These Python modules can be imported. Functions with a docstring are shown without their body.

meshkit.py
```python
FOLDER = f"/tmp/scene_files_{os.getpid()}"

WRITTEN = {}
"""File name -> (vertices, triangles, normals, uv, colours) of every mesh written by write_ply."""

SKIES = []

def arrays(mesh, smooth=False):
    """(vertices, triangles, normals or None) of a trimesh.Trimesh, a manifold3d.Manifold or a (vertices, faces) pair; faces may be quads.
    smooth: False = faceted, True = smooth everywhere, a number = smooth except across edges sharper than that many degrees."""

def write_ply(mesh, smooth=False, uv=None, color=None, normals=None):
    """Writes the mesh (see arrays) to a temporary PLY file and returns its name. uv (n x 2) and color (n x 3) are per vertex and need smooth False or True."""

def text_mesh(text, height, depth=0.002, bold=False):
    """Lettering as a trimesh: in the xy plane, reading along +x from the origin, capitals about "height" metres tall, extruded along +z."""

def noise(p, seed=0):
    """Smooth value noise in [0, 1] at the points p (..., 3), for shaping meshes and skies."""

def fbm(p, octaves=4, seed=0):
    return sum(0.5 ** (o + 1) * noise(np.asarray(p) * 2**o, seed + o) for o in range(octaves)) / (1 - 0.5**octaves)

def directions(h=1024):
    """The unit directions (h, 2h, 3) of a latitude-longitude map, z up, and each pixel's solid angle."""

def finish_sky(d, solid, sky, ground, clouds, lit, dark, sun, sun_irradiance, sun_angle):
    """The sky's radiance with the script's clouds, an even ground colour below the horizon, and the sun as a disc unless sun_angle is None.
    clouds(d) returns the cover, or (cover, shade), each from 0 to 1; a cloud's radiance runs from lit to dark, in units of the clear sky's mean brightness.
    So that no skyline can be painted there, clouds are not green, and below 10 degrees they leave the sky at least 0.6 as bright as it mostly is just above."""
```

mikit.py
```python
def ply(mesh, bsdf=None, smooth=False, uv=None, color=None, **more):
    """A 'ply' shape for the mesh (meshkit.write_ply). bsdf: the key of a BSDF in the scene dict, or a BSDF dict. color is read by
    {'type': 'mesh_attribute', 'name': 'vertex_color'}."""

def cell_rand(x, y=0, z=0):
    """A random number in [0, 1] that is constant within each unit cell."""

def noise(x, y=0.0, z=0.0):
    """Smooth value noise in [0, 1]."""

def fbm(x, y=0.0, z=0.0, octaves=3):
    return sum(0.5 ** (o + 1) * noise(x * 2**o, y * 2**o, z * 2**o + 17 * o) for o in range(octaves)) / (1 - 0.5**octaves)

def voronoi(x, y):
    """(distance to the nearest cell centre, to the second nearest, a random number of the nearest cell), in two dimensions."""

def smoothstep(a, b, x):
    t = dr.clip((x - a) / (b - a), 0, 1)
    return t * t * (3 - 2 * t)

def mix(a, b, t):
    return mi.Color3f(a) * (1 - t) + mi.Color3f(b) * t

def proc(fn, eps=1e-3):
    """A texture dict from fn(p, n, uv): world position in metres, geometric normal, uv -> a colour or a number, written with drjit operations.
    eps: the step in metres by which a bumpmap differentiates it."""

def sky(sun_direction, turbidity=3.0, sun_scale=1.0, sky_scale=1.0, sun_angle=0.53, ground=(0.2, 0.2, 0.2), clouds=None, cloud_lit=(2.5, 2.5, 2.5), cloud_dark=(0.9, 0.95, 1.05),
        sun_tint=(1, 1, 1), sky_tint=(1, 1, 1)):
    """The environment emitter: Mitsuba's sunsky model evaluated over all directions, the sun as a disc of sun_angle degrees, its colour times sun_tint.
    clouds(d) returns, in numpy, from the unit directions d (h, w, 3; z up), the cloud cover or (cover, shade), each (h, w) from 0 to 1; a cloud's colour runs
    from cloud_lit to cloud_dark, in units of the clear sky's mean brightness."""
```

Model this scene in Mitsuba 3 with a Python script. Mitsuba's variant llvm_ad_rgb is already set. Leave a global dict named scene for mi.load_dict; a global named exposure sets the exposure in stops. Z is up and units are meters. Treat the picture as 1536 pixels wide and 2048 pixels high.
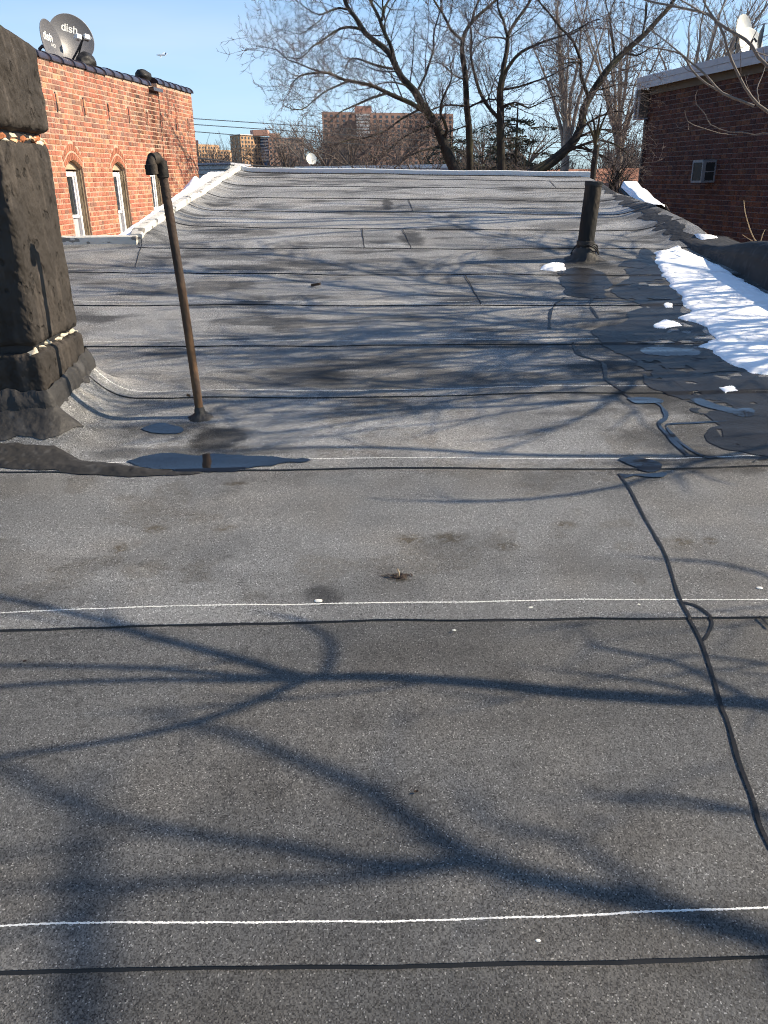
import math, random
import numpy as np, trimesh, drjit as dr, mitsuba as mi, mikit, meshkit
import shapely, shapely.geometry as sg
from mikit import noise, fbm, cell_rand, smoothstep, mix
T = mi.ScalarTransform4f
scene, labels = {}, {}

# ------------------------------------------------------------------ camera, sky, exposure
EYE = np.array([0.0, 0.0, 1.461])                    # a phone held about 1.45 m over the roofing
PITCH, ROLL, FOC = math.radians(22.66), 0.017, 1600.0
_f = np.array([0, math.cos(PITCH), -math.sin(PITCH)])
_r0, _u0 = np.array([1.0, 0, 0]), np.array([0, math.sin(PITCH), math.cos(PITCH)])
_r = _r0 * math.cos(ROLL) - _u0 * math.sin(ROLL)
_u = _u0 * math.cos(ROLL) + _r0 * math.sin(ROLL)
scene['camera'] = {'type': 'perspective', 'fov': math.degrees(2 * math.atan(768 / FOC)), 'fov_axis': 'x', 'near_clip': 0.05, 'far_clip': 8000.0,
                   'to_world': T().look_at(origin=EYE.tolist(), target=(EYE + _f).tolist(), up=_u.tolist())}
SUN_EL, SUN_AZ = math.radians(32.0), math.radians(1.5)
SUN = np.array([math.cos(SUN_EL) * math.cos(SUN_AZ), math.cos(SUN_EL) * math.sin(SUN_AZ), math.sin(SUN_EL)])


def thin_haze(d):
    el = np.degrees(np.arcsin(np.clip(d[..., 2], -1, 1)))
    n = meshkit.fbm(d * np.array([3.0, 3.0, 14.0]), 5, 4)
    return np.clip((n - 0.38) * 1.6, 0, 1) * 0.38 * np.exp(-((el - 6.0) / 6.0) ** 2), np.zeros(d.shape[:2])


scene['sky'] = mikit.sky(SUN.tolist(), turbidity=3, clouds=thin_haze, cloud_lit=(2.3, 2.3, 2.35), sky_scale=0.95, sun_tint=(0.99, 1.07, 1.22), sky_tint=(0.94, 1.0, 1.07))
exposure = 2.6


# ------------------------------------------------------------------ surveying: from a sight line to a point of the place
SLOPE = math.tan(math.radians(7.1))                  # the roof rises away from the viewer


def ray(px, py):
    return _f + (px - 768) / FOC * _r + (1024 - py) / FOC * _u


def roof_at(px, py, h=0.0):
    d = ray(px, py)
    return EYE + d * ((h - EYE[2]) / (d[2] - SLOPE * d[1]))


def at(px, py, y):
    d = ray(px, py)
    return EYE + d * (y / d[1])


def on_wall(px, py, p0, dv):
    n = np.array([dv[1], -dv[0], 0]); d = ray(px, py)
    q = EYE + d * (((p0 - EYE) @ n) / (d @ n))
    return float((q - p0) @ dv), float(q[2])


# ------------------------------------------------------------------ helpers
def numbered(key):
    k, i = key, 0
    taken = set(x for x in used)
    while k in taken:
        i += 1; k = f'{key}_{i:03d}'
    used.add(k)
    return k


used, counter = set(), {}


def fresh(key):
    i = counter.get(key, -1) + 1
    counter[key] = i
    return key if i == 0 else f'{key}_{i:03d}'


def tag(key, label=None, cat=None, group=None, kind=None):
    d = labels.setdefault(key, {})
    for k, v in (('label', label), ('category', cat), ('group', group), ('kind', kind)):
        if v: d[k] = v


def thing(name, label, cat, group=None):
    k = fresh(name); tag(k, label, cat, group); return k


def put(name, mesh, bsdf, parent=None, smooth=False, label=None, cat=None, group=None, kind=None, **kw):
    key = fresh(parent + '__' + name if parent else name)
    scene[key] = mikit.ply(mesh, bsdf, smooth=smooth, **kw)
    if label or cat or group or kind: tag(key, label, cat, group, kind)
    return key


def join(ms):
    return trimesh.util.concatenate([m for m in ms if m is not None and len(m.faces)])


def box(x0, x1, y0, y1, z0, z1):
    m = trimesh.creation.box((x1 - x0, y1 - y0, z1 - z0)); m.apply_translation(((x0 + x1) / 2, (y0 + y1) / 2, (z0 + z1) / 2)); return m


def cham_box(sx, sy, sz, c):
    """A box about the origin with chamfered edges."""
    pts = []
    for a in (-1, 1):
        for b in (-1, 1):
            for d in (-1, 1):
                pts += [(a * (sx / 2 - c), b * (sy / 2 - c), d * sz / 2), (a * (sx / 2 - c), b * sy / 2, d * (sz / 2 - c)), (a * sx / 2, b * (sy / 2 - c), d * (sz / 2 - c))]
    return trimesh.convex.convex_hull(np.array(pts))


def frame_box(m, p0, dv, nv):
    """mesh given as (along, out, up) -> world, for walls."""
    M = np.eye(4); M[:3, 0] = dv; M[:3, 1] = nv; M[:3, 2] = (0, 0, 1); M[:3, 3] = p0
    m = m.copy(); m.apply_transform(M)
    if np.linalg.det(M[:3, :3]) < 0: m.invert()
    return m


def tubes(paths, sides=5):
    """paths: list of (points (n,3), radii (n)). One mesh, batched by point count, closed tips."""
    by = {}
    for p, r in paths:
        by.setdefault(len(p), []).append((p, r))
    V, Fc, off = [], [], 0
    ang = np.arange(sides) * 2 * np.pi / sides
    for n, lst in by.items():
        P = np.array([a for a, _ in lst], float); Rr = np.array([b for _, b in lst], float)
        t = np.gradient(P, axis=1); t /= np.linalg.norm(t, axis=2, keepdims=True) + 1e-12
        ref = np.where(np.abs(t[:, :1, 2:]) < 0.8, [[[0, 0, 1.0]]], [[[1.0, 0, 0]]])
        a = np.cross(t, np.broadcast_to(ref, t.shape)); a /= np.linalg.norm(a, axis=2, keepdims=True) + 1e-12
        b = np.cross(t, a)
        v = P[:, :, None] + Rr[:, :, None, None] * (np.cos(ang)[None, None, :, None] * a[:, :, None] + np.sin(ang)[None, None, :, None] * b[:, :, None])
        m = len(lst)
        V.append(v.reshape(-1, 3))
        i, j = np.meshgrid(np.arange(n - 1), np.arange(sides), indexing='ij')
        q = np.stack([i * sides + j, i * sides + (j + 1) % sides, (i + 1) * sides + (j + 1) % sides, (i + 1) * sides + j], -1).reshape(-1, 4)
        f = np.vstack([q[:, [0, 2, 1]], q[:, [0, 3, 2]]])
        Fc.append((f[None] + (np.arange(m) * n * sides)[:, None, None]).reshape(-1, 3) + off)
        off += m * n * sides
    mesh = trimesh.Trimesh(np.vstack(V), np.vstack(Fc), process=False)
    return mesh


def tube_capped(pts, radii, sides=20):
    pts = np.asarray(pts, float); radii = np.broadcast_to(np.asarray(radii, float), (len(pts),))
    m = tubes([(pts, radii)], sides); n = len(pts)
    v = np.vstack([m.vertices, pts[0], pts[-1]]); k = n * sides
    f = list(m.faces) + [[k, (j + 1) % sides, j][::-1] for j in range(sides)] + [[k + 1, (n - 1) * sides + j, (n - 1) * sides + (j + 1) % sides][::-1] for j in range(sides)]
    m = trimesh.Trimesh(v, np.array(f), process=False)
    if m.volume < 0: m.invert()
    return m


def spline(pts, step):
    """Catmull-Rom through the points, resampled at about step."""
    p = np.asarray(pts, float)
    if len(p) == 2:
        n = max(2, int(np.linalg.norm(p[1] - p[0]) / step) + 1)
        return p[0] + (p[1] - p[0]) * np.linspace(0, 1, n)[:, None]
    q = np.vstack([2 * p[0] - p[1], p, 2 * p[-1] - p[-2]])
    out = []
    for i in range(1, len(q) - 2):
        n = max(2, int(np.linalg.norm(q[i + 1] - q[i]) / step) + 1)
        t = np.linspace(0, 1, n, endpoint=False)[:, None]
        out.append(0.5 * (2 * q[i] + (q[i + 1] - q[i - 1]) * t + (2 * q[i - 1] - 5 * q[i] + 4 * q[i + 1] - q[i + 2]) * t ** 2 + (3 * q[i] - q[i - 1] - 3 * q[i + 1] + q[i + 2]) * t ** 3))
    return np.vstack(out + [p[-1:]])


# ------------------------------------------------------------------ materials
def principled(color, rough=0.8, spec=0.4, metal=0.0, **kw):
    c = {'type': 'rgb', 'value': list(color)} if isinstance(color, (tuple, list)) else color
    d = {'type': 'principled', 'base_color': c, 'roughness': rough, **kw}
    if metal: d['metallic'] = metal
    else: d['specular'] = spec
    return d


def mat(name, d, two=True):
    scene[name] = {'type': 'twosided', 'bsdf': d} if two else d
    return name


def bump(d, fn, scale, eps=1e-3):
    return {'type': 'bumpmap', 'arbitrary': mikit.proc(fn, eps), 'scale': scale, 'bsdf': d}


# stains of the roofing, plus twig-clump shadows painted in on its far part: (pixel x, pixel y, half width m, half depth m, strength), surveyed to roof metres
STAINS_AND_SHADE = [(438, 880, .16, .12, .75), (330, 868, .3, .10, .6), (400, 905, .5, .07, .5), (440, 410, .16, .22, .5), (395, 500, .12, .45, .45), (440, 466, .28, .2, .5),
          (585, 490, .22, .18, .4), (560, 352, .2, .25, .4), (660, 420, .35, .2, .3), (775, 410, .06, .4, .75), (822, 478, .12, .42, .75), (510, 606, .16, .14, .55),
          (690, 755, .3, .1, .45), (430, 765, .25, .06, .4), (1165, 535, .3, .22, .6), (1185, 560, .22, .3, .6), (650, 1195, .07, .06, .6), (540, 350, .2, .2, .3), (1310, 430, .12, 1.0, .4), (660, 760, .12, .08, .5), (1255, 590, .25, .3, .55), (1228, 645, .3, .22, .55), (1215, 695, .3, .2, .5), (1290, 745, .35, .2, .5), (1420, 800, .5, .25, .55), (1410, 880, .35, .22, .5), (1470, 925, .45, .10, .5), (1280, 930, .16, .07, .5), (1290, 805, .16, .08, .5), (1310, 515, .18, .3, .4)]
_STAIN_SHADE = [(*roof_at(a, b)[:2], c, d, e) for a, b, c, d, e in STAINS_AND_SHADE]
# footworn, silty prints
_SC = [(*roof_at(a, b)[:2], c, d) for a, b, c, d in [(310, 1060, .05, .035), (450, 1060, .05, .03), (820, 1085, .06, .045), (900, 1080, .07, .045), (1010, 1095, .06, .03), (1130, 1052, .05, .03), (800, 1160, .05, .03),
                                                    (1365, 1085, .05, .04), (240, 1100, .03, .04), (470, 968, .05, .02), (1420, 1085, .03, .03)]]


def roofing(p, n, uv):
    x, y = p.x, p.y
    g = cell_rand(x / 0.0024, y / 0.0027, 1)
    g2 = cell_rand(x / 0.0044 + 31, y / 0.0050, 2)
    roll = dr.floor(uv.x)                              # rolls weathered to their own tones; nearest ones also carry painted foreground tree shade
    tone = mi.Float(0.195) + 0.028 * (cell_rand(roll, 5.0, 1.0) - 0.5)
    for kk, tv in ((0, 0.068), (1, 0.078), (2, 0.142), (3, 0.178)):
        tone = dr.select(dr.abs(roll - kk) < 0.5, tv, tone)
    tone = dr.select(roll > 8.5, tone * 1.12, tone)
    mark = uv.x - roll
    lum = tone * (0.16 + 1.18 * g + 0.40 * g2) + dr.select(g > 0.978, 1.7 * tone, 0.0)
    a = fbm(x * 1.3, y * 2.2, 3.0, 4)
    b = fbm(x * 2.0, y * 11.0, 7.0, 3)
    c = fbm(x * 7.0, y * 10.0, 11.0, 3)
    lum = lum * (0.70 + 0.50 * a) * (0.70 + 0.42 * b + 0.20 * c)
    warm = smoothstep(0.45, 0.75, fbm(x * 2.6, y * 3.4, 23.0, 3))
    col = mi.Color3f(lum) * mix((0.985, 0.995, 1.0), (1.01, 0.985, 0.945), warm)
    e = fbm(x * 1.7 + 9.0, y * 5.5, 2.0, 4)             # ponding stains and painted branch shadows, drawn out along the courses
    f2 = fbm(x * 5.0, y * 16.0, 13.0, 3)
    dark = 1 - 0.52 * smoothstep(0.50, 0.70, e + 0.35 * (f2 - 0.5)) * smoothstep(2.6, 4.2, y) - 0.22 * smoothstep(0.52, 0.66, fbm(x * 3.1, y * 3.7, 19.0, 4))
    pits = smoothstep(0.70, 0.74, fbm(x * 30, y * 42, 8.0, 2)) * smoothstep(0.42, 0.62, a)
    dark = dark * (1 - 0.22 * pits)
    for sx, sy, rx, ry, s in _STAIN_SHADE:
        q = dr.square((x - sx) / rx) + dr.square((y - sy) / ry) + 1.6 * (c - 0.5)
        dark = dark * (1 - s * smoothstep(1.35, 0.25, q))
    col = col * dark
    silt = mi.Float(0.0)
    for sx, sy, rx, ry in _SC:
        q = dr.sqrt(dr.square((x - sx) / rx) + dr.square((y - sy) / ry))
        silt = dr.maximum(silt, smoothstep(1.3, 0.3, q))
    crk = smoothstep(0.46, 0.52, fbm(x * 75, y * 110, 5.0, 2))
    scat = smoothstep(0.60, 0.68, fbm(x * 5.0, y * 6.0, 41.0, 3)) * smoothstep(1.9, 2.3, y) * smoothstep(5.5, 3.0, y)
    silt = dr.maximum(silt * 0.8, 0.35 * scat)
    col = col * (1 - silt * (0.25 + 0.55 * crk) * mi.Color3f(0.85, 0.95, 1.1))
    # the factory's white lap line
    w = 0.0012 + 0.0016 * g2
    d = dr.abs(uv.y - 0.088 - 0.012 * (fbm(x * 1.7, 0.0, 3.0, 2) - 0.5))
    line = dr.select((d < w) & (g + mark > 0.55), smoothstep(0.0, 0.6, mark + 0.4 * (noise(x * 9.0) - 0.4)), 0.0)
    return mix(col, (0.62, 0.62, 0.60), line)


def grain(p, n, uv):
    return 0.35 * cell_rand(p.x / 0.0026, p.y / 0.0026, 3) + fbm(p.x * 26, p.y * 34, 1.0, 3)


def tar_color(p, n, uv):
    k = fbm(p.x * 9, p.y * 9, p.z * 9, 4)
    s = smoothstep(0.55, 0.8, fbm(p.x * 40, p.y * 40, p.z * 12, 2))
    return mix((0.014, 0.014, 0.014), (0.045, 0.042, 0.040), k) + 0.018 * s


def tar_bump(p, n, uv):
    return fbm(p.x * 38, p.y * 38, p.z * 30, 3)


def chimney_color(p, n, uv):
    k = fbm(p.x * 6, p.y * 6, p.z * 2.5, 4)
    v = smoothstep(0.52, 0.72, fbm(p.x * 30 + 4, p.y * 30, p.z * 4, 3))
    c = mix((0.016, 0.0145, 0.0135), (0.050, 0.042, 0.035), k)
    c = mix(c, (0.095, 0.080, 0.068), 0.30 * v)
    pit = smoothstep(0.69, 0.74, fbm(p.x * 26, p.y * 26, p.z * 18, 3))
    drip = smoothstep(0.60, 0.70, fbm(p.x * 12 + 3, p.y * 12, p.z * 1.6, 3))
    return c * (1 - 0.45 * pit) * (1 - 0.35 * drip)


def chimney_bump(p, n, uv):
    pit = smoothstep(0.66, 0.74, fbm(p.x * 26, p.y * 26, p.z * 18, 3))
    return fbm(p.x * 16, p.y * 16, p.z * 11, 5) - 0.25 * pit + 0.25 * fbm(p.x * 70, p.y * 70, p.z * 40, 2)


def rust(p, n, uv):
    k = fbm(p.x * 60, p.y * 60, p.z * 22, 4)
    s = smoothstep(0.35, 0.6, fbm(p.x * 25 + 9, p.y * 25, p.z * 5, 3))
    h = smoothstep(1.25, 0.7, p.z)
    c = mix((0.020, 0.016, 0.014), (0.070, 0.042, 0.028), k)
    return mix(c, (0.20, 0.105, 0.045), s * h * 0.55)


def stack_color(p, n, uv):
    k = fbm(p.x * 22, p.y * 22, p.z * 6, 4)
    return mix((0.010, 0.010, 0.010), (0.050, 0.038, 0.028), smoothstep(0.38, 0.80, k))


def snow_bump(p, n, uv):
    return fbm(p.x * 18, p.y * 30, 2.0, 4)


def white_paint(p, n, uv):
    k = fbm(p.x * 14, p.y * 14, p.z * 14, 4)
    chip = smoothstep(0.66, 0.70, fbm(p.x * 11 + 5, p.y * 11, p.z * 16, 3))
    return mix(mix((0.46, 0.44, 0.39), (0.60, 0.58, 0.53), k), (0.10, 0.09, 0.08), chip * 0.8)


def bark_dark(p, n, uv):
    k = fbm(p.x * 9, p.y * 9, p.z * 3.0, 3)
    m = smoothstep(0.50, 0.75, fbm(p.x * 3 + 7, p.y * 3, p.z * 1.4, 3))
    c = mix((0.018, 0.016, 0.014), (0.050, 0.043, 0.037), k)
    return mix(c, (0.10, 0.09, 0.05), 0.65 * m)


def mortar(p, n, uv):
    k = fbm(p.x * 12, p.y * 12, p.z * 12, 3)
    return mix((0.36, 0.24, 0.17), (0.50, 0.36, 0.27), k)


def mortar_grey(p, n, uv):
    k = fbm(p.x * 6, p.y * 6, p.z * 6, 3)
    return mix((0.10, 0.080, 0.080), (0.17, 0.135, 0.13), k)


def wet_color(p, n, uv):
    k = fbm(p.x * 5, p.y * 9, 3.0, 4)
    g = cell_rand(p.x / 0.0035, p.y / 0.0035, 1)
    return mix((0.008, 0.008, 0.009), (0.026, 0.025, 0.025), k) * (0.7 + 0.6 * g)


def wet_bump(p, n, uv):
    return fbm(p.x * 120, p.y * 120, 3.0, 2)


def ground_color(p, n, uv):
    k = fbm(p.x * 0.3, p.y * 0.3, 0.0, 4)
    return mix((0.075, 0.062, 0.045), (0.14, 0.12, 0.085), k)


def tower_brick(a, b):
    def fn(p, n, uv):
        k = fbm(p.x * 0.25, p.y * 0.25, p.z * 0.6, 3)
        s = noise(p.x * 3.0, p.y * 3.0, p.z * 5.0)
        return mix(a, b, 0.5 * k + 0.5 * s)
    return fn


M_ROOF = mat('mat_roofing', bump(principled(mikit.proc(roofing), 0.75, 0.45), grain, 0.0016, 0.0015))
M_TAR = mat('mat_tar', bump(principled(mikit.proc(tar_color), 0.66, 0.32), tar_bump, 0.008, 0.003))
M_CHIM = mat('mat_chimney', bump(principled(mikit.proc(chimney_color), 0.78, 0.25), chimney_bump, 0.030, 0.003))
M_RUST = mat('mat_rust', bump(principled(mikit.proc(rust), 0.75, 0.35), lambda p, n, uv: fbm(p.x * 90, p.y * 90, p.z * 60, 3), 0.004, 0.002))
M_STACK = mat('mat_stack', bump(principled(mikit.proc(stack_color), 0.72, 0.3), lambda p, n, uv: fbm(p.x * 50, p.y * 50, p.z * 30, 3), 0.006, 0.003))
M_SNOW = mat('mat_snow', bump(principled((0.87, 0.88, 0.90), 0.75, 0.2), lambda p, n, uv: fbm(p.x * 30, p.y * 45, 2.0, 5), 0.007, 0.003))
M_WHITE = mat('mat_white_paint', principled(mikit.proc(white_paint), 0.6, 0.4))
M_BARK = mat('mat_bark', principled(mikit.proc(bark_dark), 0.9, 0.2))
M_TWIG = mat('mat_twig', principled((0.125, 0.100, 0.092), 0.75, 0.3))
M_TWIG2 = mat('mat_twig_pale', principled((0.24, 0.205, 0.18), 0.8, 0.25))
M_TWIG3 = mat('mat_twig_brown', principled((0.115, 0.090, 0.078), 0.85, 0.25))
M_SMOOTHBARK = mat('mat_smooth_bark', principled((0.17, 0.145, 0.125), 0.7, 0.35))
M_MORTAR = mat('mat_mortar', principled(mikit.proc(mortar), 0.95, 0.15))
M_MORTAR2 = mat('mat_mortar_grey', principled(mikit.proc(mortar_grey), 0.95, 0.15))
M_BRICK = mat('mat_brick', principled({'type': 'mesh_attribute', 'name': 'vertex_color'}, 0.88, 0.25))
M_WET = mat('mat_wet', bump(principled(mikit.proc(wet_color), 0.42, 0.30), wet_bump, 0.0007, 0.002))
M_WATER = mat('mat_water', bump(principled((0.010, 0.011, 0.013), 0.03, 0.85), lambda p, n, uv: fbm(p.x * 14, p.y * 14, 1.0, 2), 0.0004, 0.004))
M_GROUND = mat('mat_ground', principled(mikit.proc(ground_color), 0.95, 0.1))
M_GLAZED = mat('mat_glazed_clay', principled((0.040, 0.030, 0.034), 0.22, 0.6))
M_BLACK = mat('mat_black', principled((0.012, 0.012, 0.013), 0.6, 0.4))
M_DISH = mat('mat_dish_grey', principled((0.105, 0.105, 0.115), 0.42, 0.5))
M_LITE = mat('mat_light_plastic', principled((0.72, 0.72, 0.70), 0.4, 0.5))
M_DISHW = mat('mat_dish_white', principled((0.75, 0.73, 0.66), 0.5, 0.4))
M_VINYL = mat('mat_vinyl', principled((0.76, 0.77, 0.78), 0.4, 0.5))
M_WOOD = mat('mat_old_wood', principled(mikit.proc(lambda p, n, uv: mix((0.17, 0.125, 0.075), (0.42, 0.35, 0.25), fbm(p.x * 22, p.y * 22, p.z * 7, 4))), 0.8, 0.3))
M_STONE = mat('mat_stone', principled(mikit.proc(lambda p, n, uv: mix((0.32, 0.24, 0.16), (0.52, 0.42, 0.30), fbm(p.x * 18, p.y * 18, p.z * 18, 3))), 0.9, 0.2))
M_GLASS = mat('mat_glass', principled((0.020, 0.026, 0.030), 0.05, 0.8))
M_CURTAIN = mat('mat_curtain_glass', principled((0.40, 0.42, 0.44), 0.12, 0.6))
M_FASCIA = mat('mat_fascia', principled(mikit.proc(lambda p, n, uv: mix((0.30, 0.30, 0.34), (0.40, 0.40, 0.44), fbm(p.x * 2, p.y * 2, p.z * 9, 3))), 0.55, 0.4))
M_SOFFIT = mat('mat_soffit', principled((0.12, 0.10, 0.085), 0.8, 0.2))
M_GREYM = mat('mat_grey_metal', principled((0.16, 0.18, 0.21), 0.5, 0.4))
M_DARKM = mat('mat_dark_metal', principled((0.05, 0.052, 0.056), 0.5, 0.4))
M_SIDING = mat('mat_siding', principled(mikit.proc(lambda p, n, uv: mix((0.33, 0.36, 0.35), (0.46, 0.48, 0.47), fbm(p.x * 1.5, p.y * 3, p.z * 8, 3))), 0.8, 0.3))
M_RUSTROOF = mat('mat_red_roof', principled(mikit.proc(lambda p, n, uv: mix((0.22, 0.095, 0.06), (0.36, 0.19, 0.13), fbm(p.x * 2, p.y * 2, p.z * 2, 4))), 0.9, 0.2))
M_TAN = mat('mat_tower_tan', principled(mikit.proc(tower_brick((0.33, 0.20, 0.115), (0.46, 0.30, 0.19))), 0.9, 0.2))
M_PINK = mat('mat_tower_pink', principled(mikit.proc(tower_brick((0.36, 0.20, 0.155), (0.46, 0.28, 0.22))), 0.9, 0.2))
M_BROWN = mat('mat_tower_brown', principled(mikit.proc(tower_brick((0.20, 0.125, 0.105), (0.30, 0.20, 0.165))), 0.9, 0.2))
M_CONCRETE = mat('mat_concrete', principled((0.55, 0.57, 0.60), 0.8, 0.3))
M_TWIN = mat('mat_tower_window', principled((0.035, 0.045, 0.06), 0.2, 0.6))
M_BALC = mat('mat_blue_balcony', principled((0.07, 0.14, 0.28), 0.6, 0.3))
M_NEEDLE = mat('mat_needle', principled((0.038, 0.046, 0.034), 0.8, 0.2))
M_CHIP = mat('mat_chip', principled((0.62, 0.61, 0.56), 0.8, 0.2))
M_DRY = mat('mat_dry_stem', principled((0.42, 0.32, 0.20), 0.8, 0.2))
M_CREAM = mat('mat_cream_mortar', principled(mikit.proc(lambda p, n, uv: mix((0.40, 0.35, 0.26), (0.68, 0.62, 0.50), noise(p.x * 60, p.y * 60, p.z * 60))), 0.95, 0.1))
M_ORANGE = mat('mat_orange_brick', principled(mikit.proc(lambda p, n, uv: mix((0.36, 0.14, 0.07), (0.55, 0.36, 0.22), smoothstep(0.45, 0.6, noise(p.x * 40, p.y * 40, p.z * 40)))), 0.95, 0.1))
M_LEAF = mat('mat_dead_leaf', principled((0.07, 0.05, 0.04), 0.8, 0.2))

# ------------------------------------------------------------------ the roof we stand on
CH = (-2.15, -1.45, 3.40, 3.93)                      # chimney: x0, x1, y0, y1
XR = 2.78


def sm(t):
    t = np.clip(t, 0, 1); return t * t * (3 - 2 * t)


def chimney_distance(x, y):
    dx = np.maximum(np.maximum(CH[0] - x, x - CH[1]), 0); dy = np.maximum(np.maximum(CH[2] - y, y - CH[3]), 0)
    return np.hypot(dx, dy)


def zr(x, y):
    x, y = np.asarray(x, float), np.asarray(y, float)
    z = SLOPE * y
    P = np.stack([x * 1.1, y * 1.6, 0 * x], -1)
    z = z + 0.020 * (meshkit.fbm(P, 3, 1) - 0.5) + 0.007 * (meshkit.fbm(P * np.array([3.0, 6.0, 1]), 2, 2) - 0.5)
    d = chimney_distance(x, y)
    z = z + 0.17 * np.clip(1 - d / 0.28, 0, 1) ** 2.4                     # sheets turned up against the chimney
    z = z + 0.10 * sm((x - 2.36) / 0.42) * sm((y - 6.6) / 0.8) * sm((10.3 - y) / 2.2)            # and towards the right edge
    z = z + 0.07 * np.clip((-1.78 - x) / 0.3, 0, 1) ** 2 * sm((y - 7.4) / 0.3)
    ds = np.hypot(x - 1.625, y - 6.634)
    return z + 0.03 * np.clip(1 - ds / 0.20, 0, 1) ** 2


SEAMS = [[(0, 1948), (768, 1935), (1536, 1915)], [(0, 1262), (300, 1258), (768, 1243), (1536, 1240)], [(140, 945), (768, 942), (1536, 936)],
         [(215, 802), (768, 795), (1536, 788)], [(185, 696), (900, 692), (1536, 690)], [(160, 612), (900, 614), (1200, 614)],
         [(150, 547), (900, 551), (1200, 552)], [(265, 497), (730, 500), (1150, 499)], [(340, 455), (500, 457), (900, 459), (1150, 462)],
         [(380, 421), (500, 424), (800, 427), (1180, 430)], [(430, 394), (500, 397), (800, 401), (1180, 404)], [(470, 371), (560, 375), (900, 377), (1170, 379)],
         [(500, 354), (560, 357), (900, 362), (1170, 364)], [(497, 345), (800, 347), (1180, 355)]]


def seam_fn(i):
    if i < 0: return lambda x: np.full_like(np.asarray(x, float), -1.2)
    P = np.array([roof_at(*p)[:2] for p in SEAMS[i]])
    c = np.polyfit(P[:, 0], P[:, 1], 1 if i > 6 or len(P) < 3 else 2)
    lo, hi = P[0, 0], P[-1, 0]
    g = np.polyder(np.poly1d(c))

    def fn(x):
        x = np.asarray(x, float); q = np.clip(x, lo, hi)
        y = np.polyval(c, q) + np.clip(g(np.clip(x, lo, hi)), -.2, .2) * (x - q)
        w = meshkit.fbm(np.stack([x * 3.0, 0 * x + i * 7.3, 0 * x], -1), 4, 5) - 0.5
        return y + 0.020 * w
    return fn


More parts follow.
